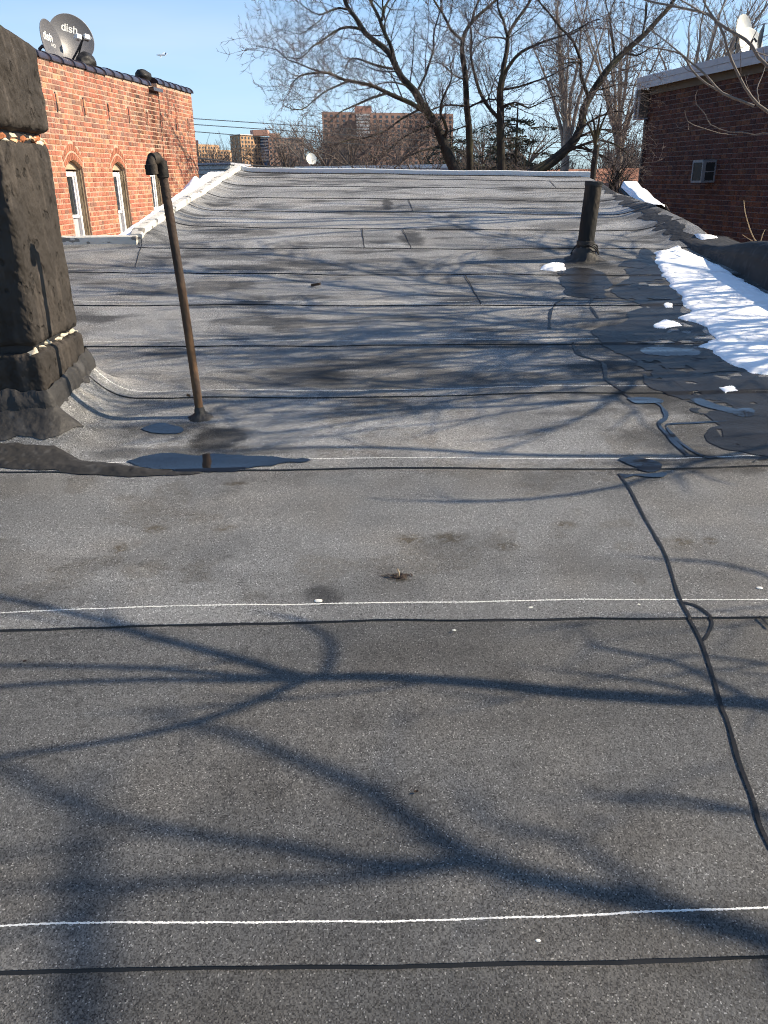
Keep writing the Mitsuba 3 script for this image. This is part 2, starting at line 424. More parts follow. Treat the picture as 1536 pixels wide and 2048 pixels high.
FN = [seam_fn(i) for i in range(-1, len(SEAMS))]       # FN[k] near edge of sheet k, FN[k+1] its far edge
def zs(x, y):
    """the walked-on surface: every sheet laps over the one below it."""
    x, y = np.asarray(x, float), np.asarray(y, float); lift = np.full(x.shape, .003)
    for k in range(len(SEAMS)):
        yn, yf = FN[k](x), FN[k + 1](x) + 0.09
        lift = np.where(y >= yn, 0.011 - 0.008 * np.clip((y - yn) / np.maximum(yf - yn, .1), 0, 1), lift)
    return zr(x, y) + lift


LINE = [.9, .85, 1.0, .75, .7, .55, .35, .2, .1, .1, .1, .0, .0, .0]
RID = FN[-1]
tag('flat_roof', kind='structure')
for k in range(len(SEAMS)):
    far = k >= 8
    xl = -2.12 if far else -3.2
    step = 0.03 if k < 5 else 0.05
    xs = np.linspace(xl, XR, int((XR - xl) / step))
    yn, yf = FN[k](xs), FN[k + 1](xs) + (0.09 if k < len(SEAMS) - 1 else 0.0)
    nv = max(8, int(np.median(yf - yn) / step))
    S = np.linspace(0, 1, nv)
    X = np.repeat(xs[None], nv, 0); Y = yn + (yf - yn) * S[:, None]
    if k == 7: Y = np.where(X < -2.12, np.minimum(Y, 7.52), Y)
    V = Y - yn
    Z = zr(X, Y) + 0.011 - 0.008 * np.clip(V / np.maximum(yf - yn, .1), 0, 1)
    top = np.stack([X, Y, Z], -1).reshape(-1, 3)
    nx = len(xs)
    i, j = np.meshgrid(np.arange(nv - 1), np.arange(nx - 1), indexing='ij')
    a = i * nx + j
    F = np.vstack([np.stack([a, a + 1, a + nx + 1], -1).reshape(-1, 3), np.stack([a, a + nx + 1, a + nx], -1).reshape(-1, 3)])
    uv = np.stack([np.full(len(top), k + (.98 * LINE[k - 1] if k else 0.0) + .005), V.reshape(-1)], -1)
    low = top[:nx].copy(); low[:, 2] -= 0.010; low[:, 1] += 0.003
    dup = top[:nx].copy()
    b = len(top); jj = np.arange(nx - 1)
    Fs = np.vstack([np.stack([b + jj, b + nx + jj, b + nx + jj + 1], -1), np.stack([b + jj, b + nx + jj + 1, b + jj + 1], -1)])
    allv = np.vstack([top, dup, low]); allf = np.vstack([F, Fs[:, ::-1]])
    uvs = np.vstack([uv, np.zeros((2 * nx, 2)) + [k + .005, .5]])
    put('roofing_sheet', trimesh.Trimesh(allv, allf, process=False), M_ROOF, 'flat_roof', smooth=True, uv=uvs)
    if k:                                             # the black bitumen squeezed out along the lap
        xs2 = np.linspace(xl, XR, int((XR - xl) / 0.018)); yy = FN[k](xs2)
        w0 = 0.0003 + 0.0062 * meshkit.fbm(np.stack([xs2 * 6, xs2 * 0 + k, xs2 * 0], -1), 3, 8) ** 2.0
        if k > 6: w0 = w0 + 0.0012 * (k - 5)
        rows = [(yy - w0 - 0.001, 0.002), (yy - 0.5 * w0, 0.006), (yy + 0.0015, 0.0108)]
        vv = np.vstack([np.stack([xs2, ry, zr(xs2, ry) + h], -1) for ry, h in rows]); n2 = len(xs2)
        ff = []
        for r_ in range(2):
            q = r_ * n2 + np.arange(n2 - 1)
            ff += [np.stack([q, q + 1, q + n2 + 1], -1), np.stack([q, q + n2 + 1, q + n2], -1)]
        put('seam_tar', trimesh.Trimesh(vv, np.vstack(ff), process=False), M_BLACK, 'flat_roof', smooth=True)


def drape(field, x0, x1, y0, y1, res, lift):
    """The part of a fine roof grid where field > 0, cut along the exact outline, laid lift(f) above the roofing."""
    gx, gy = np.arange(x0, x1 + res, res), np.arange(y0, y1 + res, res)
    X, Y = np.meshgrid(gx, gy)
    f = field(X.ravel(), Y.ravel()); P = np.stack([X.ravel(), Y.ravel(), f], -1)
    nx = len(gx); i, j = np.meshgrid(np.arange(len(gy) - 1), np.arange(nx - 1), indexing='ij'); a = (i * nx + j).ravel()
    tri = np.vstack([np.stack([a, a + 1, a + nx + 1], -1), np.stack([a, a + nx + 1, a + nx], -1)])
    s = f[tri] > 0; c = s.sum(1)
    vs = [P]; fs = [tri[c == 3]]; n = len(P)
    for want in (1, 2):
        t = tri[c == want]; st = s[c == want]
        if not len(t): continue
        odd = np.argmax(st if want == 1 else ~st, 1); r = np.arange(len(t))
        A, B, Cc = t[r, odd], t[r, (odd + 1) % 3], t[r, (odd + 2) % 3]

        def cut(p, q):
            w = (f[p] / (f[p] - f[q]))[:, None]; m = P[p] * (1 - w) + P[q] * w; m[:, 2] = 0; return m
        m1, m2 = cut(A, B), cut(A, Cc); k1 = n + np.arange(len(t)); k2 = k1 + len(t); vs += [m1, m2]; n += 2 * len(t)
        if want == 1: fs.append(np.stack([A, k1, k2], -1))
        else: fs += [np.stack([k1, B, Cc], -1), np.stack([k1, Cc, k2], -1)]
    V = np.vstack(vs); Fq = np.vstack(fs)
    if not len(Fq): return None
    key = np.round(V[:, :2] * 1e5).astype(np.int64)
    _, first, inv = np.unique(key, axis=0, return_index=True, return_inverse=True)
    V = V[first]; Fq = inv.reshape(-1)[Fq]
    V3 = np.stack([V[:, 0], V[:, 1], zs(V[:, 0], V[:, 1]) + lift(np.maximum(V[:, 2], 0))], -1)
    m = trimesh.Trimesh(V3, Fq, process=False); m.update_faces(m.nondegenerate_faces()); m.remove_unreferenced_vertices()
    return m


def poly_field(pix, wob=0.03, freq=6.0, seed=0, world=None, buf=None, rounded=False):
    """signed distance (inside positive) of an outline on the roof, made ragged by noise."""
    pts = world if world is not None else [roof_at(*p)[:2] for p in pix]
    if rounded: pts = spline(np.vstack([pts, pts[:1]]), .02)
    g = sg.LineString(pts).buffer(buf) if buf else sg.Polygon(pts).buffer(0)
    edge = g.boundary

    def fn(x, y):
        p = shapely.points(x, y); d = shapely.distance(p, edge)
        d = np.where(shapely.contains_xy(g, x, y), d, -d)
        return d + wob * 2 * (meshkit.fbm(np.stack([x * freq, y * freq, 0 * x + seed], -1), 4, seed) - 0.5)
    b = g.bounds
    return fn, (b[0] - wob, b[2] + wob, b[1] - wob, b[3] + wob)


# patched and cut sheets: short joints across the courses
for i, (a, b) in enumerate([((930, 552), (962, 613)), ((724, 458), (728, 499)), ((817, 402), (826, 425)), ((1100, 364), (1112, 379)), ((285, 490), (270, 535)), ((806, 460), (822, 499)), ((1520, 1240), (1540, 1262))]):
    A, B = roof_at(*a), roof_at(*b)
    t = np.linspace(0, 1, 26)[:, None]; c = A[:2] + (B[:2] - A[:2]) * t
    c[:, 0] += 0.012 * (meshkit.fbm(np.stack([c[:, 1] * 9, 0 * c[:, 1] + i, 0 * c[:, 1]], -1), 3, 2) - 0.5)
    w = 0.0042 if i != 4 else 0.003
    rows = [(-w, 0.012), (0, 0.0145), (w, 0.012)]
    vv = np.vstack([np.stack([c[:, 0] + o, c[:, 1], zr(c[:, 0] + o, c[:, 1]) + h], -1) for o, h in rows]); n2 = len(c); ff = []
    for r_ in range(2):
        q = r_ * n2 + np.arange(n2 - 1); ff += [np.stack([q, q + n2, q + n2 + 1], -1), np.stack([q, q + n2 + 1, q + 1], -1)]
    put('joint_tar', trimesh.Trimesh(vv, np.vstack(ff), process=False), M_TAR, 'flat_roof', smooth=True)

# edges: white ridge flashing, left coping, short back coping, right curb, and the building under it
def strip_box(pts, w, h, drop, dirv):
    """a bar along pts (world), w wide along dirv, from -drop to h."""
    pts = np.asarray(pts, float); d = np.asarray(dirv, float); n = len(pts)
    prof = [pts + [0, 0, -drop], pts + [0, 0, h * .85], pts + d * w * .12 + [0, 0, h], pts + d * w * .88 + [0, 0, h], pts + d * w + [0, 0, h * .85], pts + d * w + [0, 0, -drop]]
    V = np.vstack(prof); F = []
    for k in range(len(prof)):
        a = k * n + np.arange(n - 1); b = ((k + 1) % len(prof)) * n + np.arange(n - 1)
        F += [np.stack([a, b, b + 1], -1), np.stack([a, b + 1, a + 1], -1)]
    m = len(prof)
    for e in (0, n - 1):
        F.append(np.array([[e, k * n + e, (k + 1) * n + e] for k in range(1, m - 1)]))
    M = trimesh.Trimesh(V, np.vstack(F), process=False); M.fix_normals(); return M


xs = np.linspace(-2.0, 2.80, 80); yr = RID(xs) - 0.02
wob = 0.012 * (meshkit.fbm(np.stack([xs * 2.2, 0 * xs, 0 * xs], -1), 4, 3) - 0.5)
put('ridge_flashing', strip_box(np.stack([xs, yr, zr(xs, yr) + 0.012 + wob], -1), 0.16, 0.055, 0.03, (0, 1, 0)), M_LITE, 'flat_roof', label='white painted metal strip along the far roof edge')
f_, b_ = poly_field(None, 0.05, 5.0, 3, world=[(-1.95, float(RID(-1.9)) - .12), (2.7, float(RID(2.7)) - .10), (2.7, float(RID(2.7)) + .02), (-1.95, float(RID(-1.9)) + .02)])
put('edge_tar', drape(f_, *b_, 0.03, lambda f: 0.004 + 0 * f), M_TAR, 'flat_roof', smooth=True)
ys = np.linspace(7.56, 12.75, 90)
xe = np.interp(ys, [7.5, 12.75], [-2.13, -1.99])
ze = zr(xe, ys) + 0.01 * (meshkit.fbm(np.stack([ys * 3, 0 * ys, 0 * ys], -1), 3, 4) - .5)
put('coping', strip_box(np.stack([xe - .10, ys, ze], -1), 0.11, 0.055, 0.2, (1, 0, 0)), M_WHITE, 'flat_roof', label='white painted coping climbing the left roof edge')
xs = np.linspace(-3.2, -2.16, 30)
put('coping', strip_box(np.stack([xs, 0 * xs + 7.50, zr(xs, 0 * xs + 7.5)], -1), 0.14, 0.07, 0.2, (0, 1, 0)), M_WHITE, 'flat_roof', label='short white coping behind the chimney')
# right curb: a rounded tar-covered parapet that dies into the slope
ys = np.linspace(-1.0, 7.15, 140)
hgt = 0.25 * sm((7.25 - ys) / 1.5) * (1 + 0.10 * (meshkit.fbm(np.stack([ys * 2, 0 * ys, 0 * ys], -1), 3, 9) - .5)) + 0.015
xi = np.interp(ys, [-1, 5.6, 6.6, 7.2], [2.80, 2.68, 2.62, 2.52])
prof = []
for ox, oz in [(-.06, 0), (0, .05), (.02, .55), (.06, .90), (.12, 1.0), (.28, 1.0), (.40, .93), (.44, .6), (.44, -3)]:
    wv = 0.012 * (meshkit.fbm(np.stack([ys * 4, 0 * ys + ox * 20, 0 * ys + oz], -1), 3, 6) - .5)
    base = zr(np.minimum(xi + min(ox, .1), 2.75), ys)
    prof.append(np.stack([xi + ox + wv, ys, base + hgt * oz + (wv if oz > 0 else 0)], -1))
n = len(ys); V = np.vstack(prof); F = []
for k in range(len(prof) - 1):
    a = k * n + np.arange(n - 1); F += [np.stack([a, a + n + 1, a + n], -1), np.stack([a, a + 1, a + n + 1], -1)]
put('parapet', trimesh.Trimesh(V, np.vstack(F), process=False), M_TAR, 'flat_roof', smooth=True, label='low tar covered parapet along the right edge')
put('wall', box(-3.18, XR - .02, 12.0 - 13.2, 7.45, -7, -0.6), M_BROWN, 'flat_roof')
put('wall', box(-2.1, XR - .02, 7.45, 11.2, -7, 0.55), M_BROWN, 'flat_roof')
put('wall', box(-1.98, 2.72, 11.2, 11.35, -7, 1.2), M_BROWN, 'flat_roof')

# tar brushed along the right edge of the slope
f_, b_ = poly_field([(1190, 362), (1215, 372), (1250, 402), (1300, 434), (1350, 466), (1385, 492), (1345, 490), (1318, 468), (1272, 436), (1222, 396)], 0.11, 9.0, 5)
put('edge_tar', drape(lambda x, y: np.minimum(f_(x, y), XR - .01 - x), b_[0], XR, b_[2], b_[3], 0.03, lambda f: 0.004 + 0 * f), M_TAR, 'flat_roof', smooth=True)

# ------------------------------------------------------------------ chimney
def lump_block(x0, x1, y0, y1, z0, z1, seed, res=0.022, rad=0.022, amp=0.013, flare=0.0, slant=None):
    m = box(x0, x1, y0, y1, z0, z1)
    m = m.subdivide_to_size(res * 1.6)
    v = np.array(m.vertices)
    c = np.array([(x0 + x1) / 2, (y0 + y1) / 2, (z0 + z1) / 2]); h = np.array([x1 - x0, y1 - y0, z1 - z0]) / 2
    q = v - c; inner = np.clip(q, -(h - rad), h - rad); d = q - inner; L = np.linalg.norm(d, axis=1, keepdims=True)
    nrm = np.where(L > 1e-9, d / np.maximum(L, 1e-9), 0)
    v = c + inner + nrm * rad
    P = v * np.array([7, 7, 4.0]) + seed
    big = meshkit.fbm(P, 3, seed) - 0.5
    rid = np.abs(meshkit.fbm(v * np.array([13, 13, 7.0]) + 3 * seed, 3, seed + 3) - 0.5)
    v = v + nrm * (amp * 2 * big - 0.003 * np.exp(-(rid / 0.02) ** 2))[:, None]
    if flare:
        k = np.clip((z0 + 0.32 - v[:, 2]) / 0.32, 0, 1) ** 2 * flare
        v[:, :2] += nrm[:, :2] * k[:, None]
    if slant: v[:, 2] += slant(v) * np.clip((v[:, 2] - z0) / (z1 - z0), 0, 1)
    m.vertices = v; m.merge_vertices(); return m


chim = thing('chimney', 'tar covered square chimney with cracked black coating at the left edge', 'chimney')
CF = lambda px, py: EYE + ray(px, py) * ((CH[1] - 0.0) / ray(px, py)[0])
zc1 = float(CF(112, 680)[2]); zc2 = EYE[2] + 0.19
rng = np.random.default_rng(4)
put('lower_block', lump_block(CH[0], CH[1], CH[2], CH[3], 0.30, zc1 - 0.020, 5, flare=0.02), M_CHIM, chim, smooth=True)
put('middle_block', lump_block(CH[0] + .01, CH[1] - .012, CH[2] + .01, CH[3] - .01, zc1 + 0.006, zc2 - 0.025, 11), M_CHIM, chim, smooth=True)
put('upper_block', lump_block(CH[0] - .01, CH[1] + .012, CH[2] - .012, CH[3] - .0, zc2 + 0.01, zc2 + 0.56, 17, rad=0.05, slant=lambda v: -0.24 * (v[:, 0] - CH[0]) / (CH[1] - CH[0]) ** 1 * 0.6 - 0.12 * (v[:, 1] - CH[2])), M_CHIM, chim, smooth=True,
    label='upper block sagging over the crack')
put('joint_core', box(CH[0] + .03, CH[1] - .035, CH[2] + .03, CH[3] - .035, 0.4, zc2 + 0.3), M_BLACK, chim)
def rock(a, b, c):
    return trimesh.convex.convex_hull((lambda q: q / np.linalg.norm(q, axis=1, keepdims=True) * rng.uniform(.75, 1, (16, 1)))(rng.normal(size=(16, 3))) * [a / 2, b / 2, c / 2])


y = CH[2] + 0.0
while y < CH[3] - .02:                                # cream mortar showing in the lower crack
    l = rng.uniform(0.012, 0.085)
    if rng.random() > 0.25:
        b = rock(0.06, l * 1.15, rng.uniform(0.014, 0.036))
        b.apply_transform(trimesh.transformations.rotation_matrix(rng.uniform(-.25, .25), [1, 0, 0]))
        b.apply_translation((CH[1] - 0.040 + rng.uniform(-.006, .006), y + l / 2, zc1 - 0.012 + rng.uniform(-.006, .006))); put('mortar', b, M_CREAM, chim)
    y += l
for k in range(44):                                   # broken brick in the upper crack, on both faces
    s = rng.uniform(0.02, 0.06)
    b = rock(s * 1.2, s * 1.6, rng.uniform(0.016, 0.045))
    b.apply_transform(trimesh.transformations.rotation_matrix(rng.uniform(-.4, .4), rng.normal(size=3)))
    if k < 30: b.apply_translation((CH[1] - 0.046 + rng.uniform(-.012, .010), CH[2] + .02 + rng.random() * .49, zc2 - 0.014 + rng.uniform(-.014, .010)))
    else: b.apply_translation((CH[1] - .04 - (k - 30) * .045, CH[2] + 0.032, zc2 - 0.015 + rng.uniform(-.01, .008)))
    put('broken_brick', b, M_ORANGE if k % 3 else M_CREAM, chim)
# trowelled mastic where the roofing meets it, and the wide smear in front
def collar(x, y):
    d = chimney_distance(x, y)
    w = meshkit.fbm(np.stack([x * 9, y * 9, 0 * x], -1), 4, 7) - .5
    side = np.where(y < CH[2] + .02, 0.13, np.where(x > CH[1] - .02, 0.030, .05))
    return side - d + 0.10 * w


def mast(f):
    return 0.004 + np.minimum(f, .03) * .35
m = drape(collar, -2.5, -1.05, 3.0, 4.15, 0.012, mast)
v = np.array(m.vertices); v[:, 2] += 0.007 * (meshkit.fbm(v * np.array([16, 16, 8.0]), 3, 2) - .2); m.vertices = v
put('mastic_collar', m, M_TAR, chim, smooth=True)
f_, b_ = poly_field([(110, 905), (165, 925), (235, 932), (300, 944), (420, 946), (330, 952), (260, 956), (200, 950), (140, 948), (60, 942), (-20, 935), (-40, 905)], 0.02, 9.0, 12)
m = drape(f_, *b_, 0.01, mast); put('mastic_smear', m, M_TAR, chim, smooth=True)

# the mastic belt trowelled up the faces
per = sg.box(CH[0], CH[2], CH[1], CH[3]).buffer(.012).exterior
ts = np.linspace(0, per.length, 220, endpoint=False); pp = np.array([per.interpolate(t).coords[0] for t in ts]); nr_ = pp - [np.clip(pp[:, 0], CH[0] + .03, CH[1] - .03)[0] * 0, 0]
q_ = np.c_[np.clip(pp[:, 0], CH[0], CH[1]), np.clip(pp[:, 1], CH[2], CH[3])]; nr_ = (pp - q_) / .012
base = SLOPE * pp[:, 1] + .13; rings = []
for k, (hz, off) in enumerate([(-.12, .035), (-.05, .030), (-.01, .026), (.03, .022), (.06, .014), (.085, -.004)]):
    w_ = meshkit.fbm(np.c_[pp * 9, np.full(len(pp), k * .5)], 4, 21) - .5; w2 = meshkit.fbm(np.c_[pp * 28, np.full(len(pp), k * 2.)], 3, 22) - .5
    rings.append(np.c_[pp + nr_ * (off + .02 * w2)[:, None], base + hz + .07 * w_ * (k > 0)])
n_ = len(pp); V = np.vstack(rings); F = []
for k in range(len(rings) - 1):
    a_ = k * n_ + np.arange(n_); b_ = k * n_ + (np.arange(n_) + 1) % n_; F += [np.stack([a_, b_, b_ + n_], -1), np.stack([a_, b_ + n_, a_ + n_], -1)]
mm = trimesh.Trimesh(V, np.vstack(F), process=False); mm.fix_normals(); put('mastic_belt', mm, M_TAR, chim, smooth=True)

# ------------------------------------------------------------------ leaning iron vent pipe
vp = thing('vent_pipe', 'leaning rusty iron vent pipe with a downturned elbow on top', 'vent pipe')
A = roof_at(402, 838); A[2] = float(zr(A[0], A[1])); Bt = at(324, 338, A[1] + 0.02)
put('pipe', tube_capped(spline([A - [0, 0, .05], A + (Bt - A) * .5 + [.004, 0, 0], Bt], .05), 0.0185, 24), M_RUST, vp, smooth=40)
axis = (Bt - A) / np.linalg.norm(Bt - A)
hd = np.array([-.50, -.86, 0]); hd /= np.linalg.norm(hd)
rb = 0.030
arc = [Bt + axis * 0.008 + hd * rb * (1 - math.cos(t)) + axis * rb * math.sin(t) for t in np.linspace(0, math.pi * 1.0, 22)]
arc += [arc[-1] - axis * .02]
put('elbow', tube_capped([Bt - axis * .02] + arc, [0.0205] * (len(arc) + 1), 24), M_STACK, vp, smooth=40)
put('collar', tube_capped([Bt - axis * .035, Bt - axis * .033, Bt + axis * .03, Bt + axis * .032], [.019, .0245, .0245, .019], 24), M_STACK, vp, smooth=30)
mid = arc[11]; td = arc[12] - arc[10]; td /= np.linalg.norm(td)
put('collar', tube_capped([mid - td * .02, mid - td * .018, mid + td * .018, mid + td * .02], [.019, .024, .024, .019], 24), M_STACK, vp, smooth=30)
e = arc[-1]
put('outlet_rim', tube_capped([e + axis * .03, e + axis * .028, e - axis * .008, e - axis * .010], [.019, .025, .025, .019], 24), M_STACK, vp, smooth=30)
put('nail', tube_capped([A + axis * .11 + [-.03, -.01, 0], A + axis * .115 + [-.045, -.012, 0]], .006, 6), M_RUST, vp)
cone = []
for k, (r, h) in enumerate([(.07, -.010), (.040, .006), (.027, .018), (.023, .032), (.0195, .045)]):
    a = np.linspace(0, 2 * np.pi, 40, endpoint=False)
    rr = r * (1 + .45 * (meshkit.fbm(np.stack([np.cos(a) * 3 + k, np.sin(a) * 3, 0 * a + k * .3], -1), 3, 4) - .5))
    cx, cy = A[0] + axis[0] * h, A[1]
    cone.append(np.stack([cx + rr * np.cos(a), cy + rr * np.sin(a), zr(cx + rr * np.cos(a), cy + rr * np.sin(a)) * (k == 0) + (k > 0) * A[2] + h + (.008 if k == 0 else .01)], -1))
def loft(rings):
    n = len(rings[0]); V = np.vstack(rings); F = []
    for k in range(len(rings) - 1):
        a = k * n + np.arange(n); b = k * n + (np.arange(n) + 1) % n
        F += [np.stack([a, b, b + n], -1), np.stack([a, b + n, a + n], -1)]
    return trimesh.Trimesh(V, np.vstack(F), process=False)
put('tar_boot', loft(cone), M_TAR, vp, smooth=True)

# ------------------------------------------------------------------ thick black vent stack
vs = thing('vent_stack', 'short thick black vent stack standing upright on the right side of the roof', 'vent stack')
S0 = roof_at(1167, 522); S0[2] = float(zr(S0[0], S0[1])); S1 = at(1188, 364, S0[1])
ax = (S1 - S0) / np.linalg.norm(S1 - S0)
put('stack', tube_capped([S0 - ax * .1] + [S0 + (S1 - S0) * t for t in np.linspace(0, 1, 14)], 0.064, 40), M_STACK, vs, smooth=40)
put('rim', tube_capped([S1 - ax * .028, S1 - ax * .026, S1 + ax * .004, S1 + ax * .006], [.063, .0685, .0685, .057], 40), M_TAR, vs, smooth=30)
put('band', tube_capped([S0 + ax * .085, S0 + ax * .088, S0 + ax * .118, S0 + ax * .121], [.063, .0705, .0705, .063], 40), M_GREYM if False else M_TAR, vs, smooth=30)
rings = []
a = np.linspace(0, 2 * np.pi, 72, endpoint=False)
for k, (r, h) in enumerate([(.16, .0), (.115, .008), (.09, .018), (.08, .032), (.072, .05), (.066, .065)]):
    rr = r * (1 + (.5 if k < 4 else .2) * (meshkit.fbm(np.stack([np.cos(a) * 2.4, np.sin(a) * 2.4, 0 * a + k * .5], -1), 4, 14) - .5))
    x_, y_ = S0[0] + rr * np.cos(a), S0[1] + rr * np.sin(a)
    hh = h * (1 + .5 * (meshkit.fbm(np.stack([np.cos(a) * 5, np.sin(a) * 5, 0 * a + k], -1), 3, 3) - .5))
    rings.append(np.stack([x_, y_, (zr(x_, y_) + .008 if k < 2 else S0[2] + .01) + hh], -1))
put('tar_boot', loft(rings), M_TAR, vs, smooth=True)
for k in range(5):
    t = rng.uniform(0, 6.28); p = [S0 + ax * .10 + np.array([math.cos(t + q * .5) * (.072 + .012 * q), math.sin(t + q * .5) * (.072 + .012 * q), -.022 * q * q * .4]) for q in range(4)]
    put('loose_strap', tube_capped(spline(p, .02), .006, 6), M_BLACK, vs, smooth=True)

# ------------------------------------------------------------------ snow
def snow(pix, label, seed, thick, wob, res, group=None, freq=5.0, name='snow_patch'):
    f, b = poly_field(pix, wob, freq, seed)
    m = drape(f, *b, res, lambda q: thick * (1 - np.exp(-q / (thick * 1.3))) + 0.002)
    v = np.array(m.vertices)
    dep = sm((v[:, 2] - zr(v[:, 0], v[:, 1]) - .010) / thick)
    v[:, 2] += dep * (0.012 * thick / .06 * (meshkit.fbm(v * np.array([5, 7, 0.0]) + seed, 4, seed) - .5))
    m.vertices = v
    return put(name, m, M_SNOW, smooth=True, label=label, cat='snow', group=group)


SNOW = [(1308, 508), (1335, 500), (1356, 499), (1415, 523), (1500, 573), (1545, 597), (1720, 700), (1720, 800), (1536, 757), (1500, 752), (1478, 740), (1440, 722), (1425, 705), (1392, 697), (1430, 684), (1418, 660), (1372, 646), (1355, 640), (1384, 630), (1366, 614), (1362, 592), (1338, 572), (1316, 537)]
snow(SNOW, 'large drift of white snow lying against the low right parapet', 3, 0.020, 0.032, 0.010, freq=12.0)
snow([(1085, 535), (1100, 529), (1127, 530), (1131, 543), (1110, 546), (1080, 543)], 'small slab of snow beside the foot of the black vent stack', 8, 0.028, 0.02, 0.008, freq=14.0)
for i, (pp, lb) in enumerate([([(1312, 653), (1330, 644), (1352, 648), (1358, 657), (1330, 662), (1312, 660)], 'ragged leftover of snow left of the big drift, the largest of these bits'),
                              ([(1322, 613), (1345, 612), (1350, 618), (1330, 620)], 'thin sliver of snow in the wet patch above the other bits'),
                              ([(1440, 782), (1462, 780), (1470, 786), (1450, 790)], 'crumb of snow by the bright puddle below the drift')]):
    snow(pp, lb, 20 + i, 0.007, 0.03, 0.007, 'leftover snow bits beside the drift', freq=15.0)

# ------------------------------------------------------------------ meltwater
def film(name, pix, label, bs, cat, wob, freq, seed, res, lift, group=None, holes=0.0, buf=None, parent=None):
    f, b = poly_field(pix, wob, freq, seed, buf=buf, rounded=buf is None)
    g = f
    if holes:
        def g(x, y):
            n = .62 * meshkit.fbm(np.stack([x * 3.2, y * 5.5, 0 * x + seed], -1), 4, seed + 5) + .38 * meshkit.fbm(np.stack([x * 15, y * 22, 0 * x + seed], -1), 3, seed + 8)
            return np.minimum(f(x, y), (holes - n) * .25)
    m = drape(g, *b, res, lambda q: lift + 0 * q)
    return put(name, m, bs, parent, smooth=True, label=label, cat=cat, group=group)


WETP = [(1285, 500), (1320, 520), (1352, 590), (1440, 690), (1580, 780), (1580, 925), (1490, 925), (1440, 880), (1400, 832), (1370, 800), (1300, 772), (1262, 740), (1235, 715), (1195, 690), (1195, 660), (1262, 640), (1258, 605), (1230, 575), (1262, 556), (1255, 530)]
film('wet_patch', WETP, 'broad dark wet area spreading from the edge of the snow drift', M_WET, 'wet patch', 0.13, 3.6, 31, 0.016, 0.0028, holes=0.61)
film('wet_patch', [(1112, 548), (1160, 540), (1205, 548), (1222, 570), (1208, 592), (1165, 600), (1130, 592), (1118, 570)], 'dark damp patch just below the foot of the black vent stack', M_WET, 'wet patch', 0.09, 4.0, 33, 0.014, 0.0028)
film('wet_patch', [(1440, 848), (1536, 835), (1580, 850), (1580, 915), (1470, 905), (1420, 880)], 'mottled damp area at the right edge beside the narrow trickles', M_WET, 'wet patch', 0.08, 4.4, 36, 0.014, 0.0028, holes=0.61)
PUD = [([(246, 926), (300, 915), (360, 911), (402, 914), (410, 910), (480, 914), (560, 921), (622, 928), (560, 935), (500, 941), (420, 945), (340, 943), (280, 936)], 'long dark blue puddle lying along the lap below the leaning pipe', .030),
       ([(283, 862), (300, 855), (330, 853), (360, 858), (366, 866), (345, 872), (310, 871)], 'small oval puddle between the chimney and the leaning pipe', .020),
       ([(1232, 922), (1262, 917), (1310, 926), (1318, 937), (1290, 944), (1262, 938)], 'small puddle on the right lap where two trickles meet', .022),
       ([(1236, 947), (1262, 949), (1330, 946), (1326, 956), (1300, 956), (1272, 952), (1250, 957)], 'flat little pool just below the right lap at the head of the long trickle', .008),
       ([(1250, 799), (1280, 797), (1318, 802), (1325, 809), (1300, 811), (1270, 812)], 'bluish pool in the middle of the upper trickle', .012),
       ([(1465, 828), (1480, 822), (1506, 824), (1508, 838), (1490, 841), (1468, 836)], 'bright sky blue puddle below the snow drift near the right edge', .010),
       ([(1380, 803), (1400, 800), (1430, 812), (1470, 823), (1462, 832), (1430, 824), (1400, 815)], 'narrow blue puddle leading into the bright puddle', .008),
       ([(1281, 700), (1330, 697), (1390, 701), (1398, 712), (1340, 716), (1290, 712)], 'shallow blue puddle against the lap left of the drift', .03)]
for i, (pp, lb, wb) in enumerate(PUD):
    film('puddle', pp, lb, M_WATER, 'puddle', wb, 10.0, 40 + i, 0.008, 0.0042, 'puddles of meltwater on the roof')
TRK = [([(1145, 690), (1160, 712), (1205, 730), (1213, 765), (1240, 785), (1262, 800)], 'thin trickle winding down from the lap to the middle pool', .018),
       ([(1310, 808), (1322, 818), (1332, 840), (1318, 855), (1345, 885), (1375, 916)], 'dark trickle zigzagging down from the middle pool', .018),
       ([(1450, 848), (1390, 851), (1345, 853), (1332, 857), (1350, 880), (1385, 908), (1415, 920), (1450, 921)], 'trickle bending left then down towards the right lap', .012),
       ([(1238, 948), (1253, 970), (1288, 1035), (1313, 1080), (1333, 1120), (1358, 1200), (1378, 1240), (1403, 1290), (1423, 1350), (1443, 1420), (1455, 1450), (1478, 1535), (1503, 1605), (1518, 1660), (1545, 1715)], 'long dark trickle running down the right foreground', .0062),
       ([(1363, 1210), (1390, 1217), (1412, 1232), (1424, 1247), (1418, 1268), (1408, 1284)], 'short loop of water beside the long foreground trickle', .006),
       ([(1330, 735), (1342, 757), (1360, 775), (1395, 795)], 'faint trickle crossing the upper wet area', .014),
       ([(1128, 600), (1103, 622), (1098, 660)], 'faint trickle below the damp patch of the stack', .014),
       ([(1185, 598), (1180, 615), (1196, 640)], 'second faint trickle below the damp patch, further right', .014)]
for i, (pp, lb, w) in enumerate(TRK):
    film('trickle', spline([list(map(float, q)) for q in pp], 6.0)[:, :2].tolist(), lb, M_WATER if i in (1, 2) else M_WET, 'trickle of water', w * (.28 if i in (3, 4) else .6), 13.0, 60 + i, 0.0035 if i > 2 and i < 5 else .006, 0.0036, 'trickles of meltwater', buf=w * (.75 if i in (3, 4) else .5))

